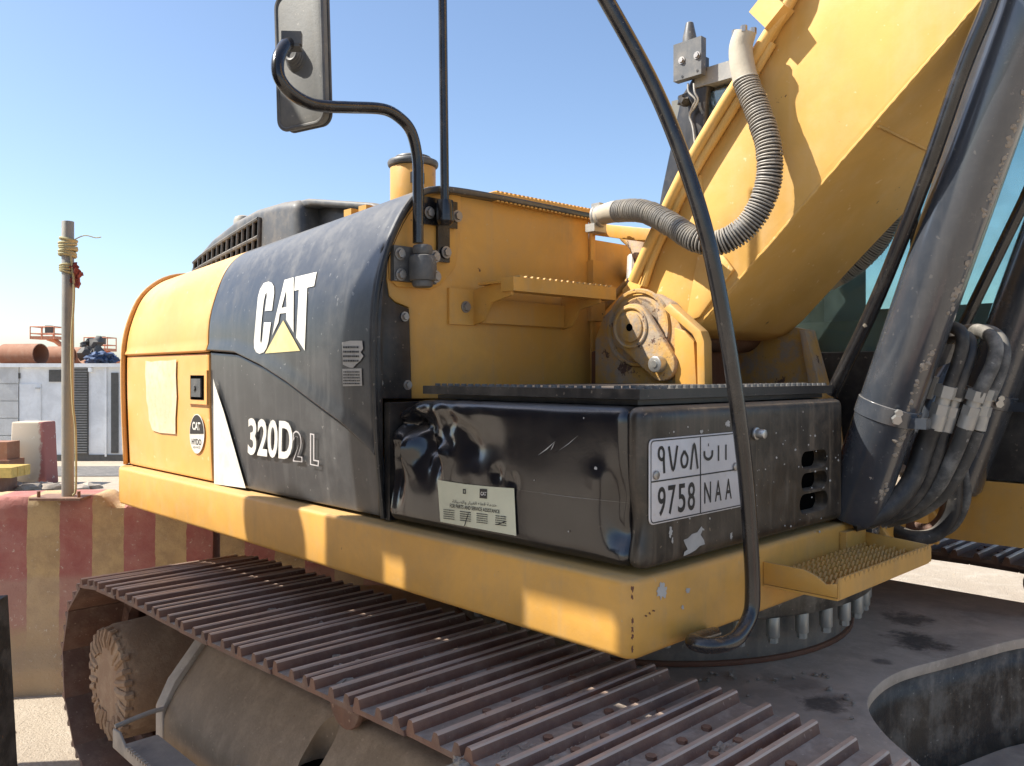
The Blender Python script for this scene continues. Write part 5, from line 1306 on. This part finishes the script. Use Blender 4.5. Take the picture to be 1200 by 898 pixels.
o = mb.build('concrete_barrier', m); o.location = ((bx0+bx1)/2, Yb, zb_); tag(o, 'short cream concrete barrier with a red end in front of the far cabins', 'barrier')
mb = MB(); rw = MB()
for k in range(3): mb.box((-1.2, -.3+k*.2, .30), (.0, -.12+k*.2, .48), .01)
o = mb.build('timber_stack', 'timber'); o.location = (X(25, 15), 15, gz_(-9, 15)-.0); tag(o, 'yellow timber beams at the left edge before the far barrier', 'timber')
mb = MB(); mb.box((-1.2, -.35, .0), (-.25, .3, .29), .03); o = mb.build('timber_bearer', 'rust', o)
mb = MB(); mb.box((-.9, -.3, .0), (.0, .2, .22), .02); mb.box((-.7, -.25, .22), (-.06, .15, .55), .02); o = mb.build('rusty_crate', 'pipe'); o.location = (X(14, 15.5), 15.7, gz_(-9, 15.5)+.32); tag(o, 'rusty red crate resting behind the yellow timber', 'crate')
mb = MB()
for k in range(16): mb.lump((random.uniform(-1.6, 1.4), random.uniform(-.4, .3), .02), random.uniform(.08, .22), 2, .5, k, (1.3, 1, .55))
o = mb.build('rubble', 'mud'); o.location = (X(30, 15.6), 15.6, gz_(-9, 15.6)); tag(o, 'low pile of grey rubble beneath the far barrier', 'rubble', kind='stuff')

# scuffed post at the left edge
mb = MB(); a = wpt(-6, 600, 2.3); b = wpt(6, 1010, 2.3); 
mb.box((-.05, -.05, 0), (.05, .05, 1.09), .006); o = mb.build('steel_post', wear('scuffed_dark_post', (.028, .026, .024), dustc=(.16, .14, .12), rough=.6, dust=.8, up=.2, streak=.1, chips=.35, chipc=(.30, .13, .03), bumps=.4, scale=1.5))
o.location = (-1.396, 2.3, 0); o.rotation_euler = (0, R(-3.0), R(8)); tag(o, 'scuffed dark steel post at the bottom left edge', 'post')

# ================================================================== LIGHT, SKY, CAMERA
SH = Vector((-.9985, -.05, 0)).normalized(); EL = 48.
S = Vector((SH.x*math.cos(R(EL)), SH.y*math.cos(R(EL)), math.sin(R(EL))))
# added unseen screen left of the viewer, shaped to shade tracks and lower front
ML = empty('added_shade_screen', (O[0], O[1], 0), EX.rotation_euler.z); tag(ML, 'added unseen dark screen of stacked panels on posts, shading the excavator from the left', 'screen')
mb = MB(); mb.box((-3.78, -1.43, 1.30), (-.45, -1.35, 3.06), .01)
for k in range(15): mb.box((-3.70+k*.21, -1.349, 1.4), (-3.60+k*.21, -1.325, 2.9), .006)
mb.build('lower_shade_panel', 'shadescreen', ML)
mb = MB(); mb.prism([(-2.40, 3.26), (-2.40, 3.80), (-2.37, 4.02), (-2.31, 4.22), (-2.24, 4.29), (-2.15, 4.25), (-2.04, 4.05), (-1.9, 3.97), (-.45, 3.97), (-.45, 3.26)], 'v', -1.43, -1.35, .01); mb.build('upper_shade_panel', 'shadescreen', ML)  # outline curved to give the shadow edge on the cowl
for a, b in ((-2.45, -2.18), (-2.02, -1.58), (-1.23, -.5)):
    mb = MB(); mb.box((a, -1.43, 3.062), (b, -1.36, 3.258), .01); mb.build('shade_spacer', 'shadescreen', ML)  # added blocks; the gaps between them let lit stripes onto the skirt
for u in (-3.7, -2.1, -.53):
    mb = MB(); mb.box((u-.06, -1.56, 0), (u+.06, -1.44, 3.0), .01); mb.build('post', 'rust', ML)
mb = MB(); mb.cyl((-2.83, -1.43, 3.20), (-2.83, -1.36, 3.20), .205, 40, .01); mb.build('shade_disc', 'shadescreen', ML)  # added disc that casts a rounded shadow on the door
sun = bpy.data.lights.new('sun', 'SUN'); sun.energy = 4.6; sun.angle = R(.53); sun.color = (1., .95, .86)
so = bpy.data.objects.new('sun', sun); COL.objects.link(so); so.rotation_euler = S.to_track_quat('Z', 'Y').to_euler(); so.location = (-6, -3, 9)
w = bpy.data.worlds.new('World'); scene.world = w; w.use_nodes = True; nt = w.node_tree
bg = nt.nodes['Background']; sky = nt.nodes.new('ShaderNodeTexSky'); sky.sky_type = 'NISHITA'; sky.sun_disc = False
sky.sun_elevation = R(EL); sky.sun_rotation = math.atan2(S.x, S.y); sky.air_density = 1.0; sky.dust_density = 1.9; sky.ozone_density = 2.4; sky.altitude = 600
nt.links.new(sky.outputs[0], bg.inputs[0]); bg.inputs[1].default_value = .11
cam = bpy.data.cameras.new('camera'); co = bpy.data.objects.new('camera', cam); COL.objects.link(co)
cam.sensor_width = 36; cam.lens = 36*FOC/1200; cam.clip_end = 3000; cam.clip_start = .05
cam.shift_y = -(449-438)/1200
co.location = (0, 0, H); co.rotation_euler = (R(90), 0, 0); scene.camera = co
scene.render.resolution_x = 1024; scene.render.resolution_y = 766
scene.view_settings.view_transform = 'Standard'; scene.view_settings.look = 'None'; scene.view_settings.exposure = 1.02; scene.view_settings.gamma = 1
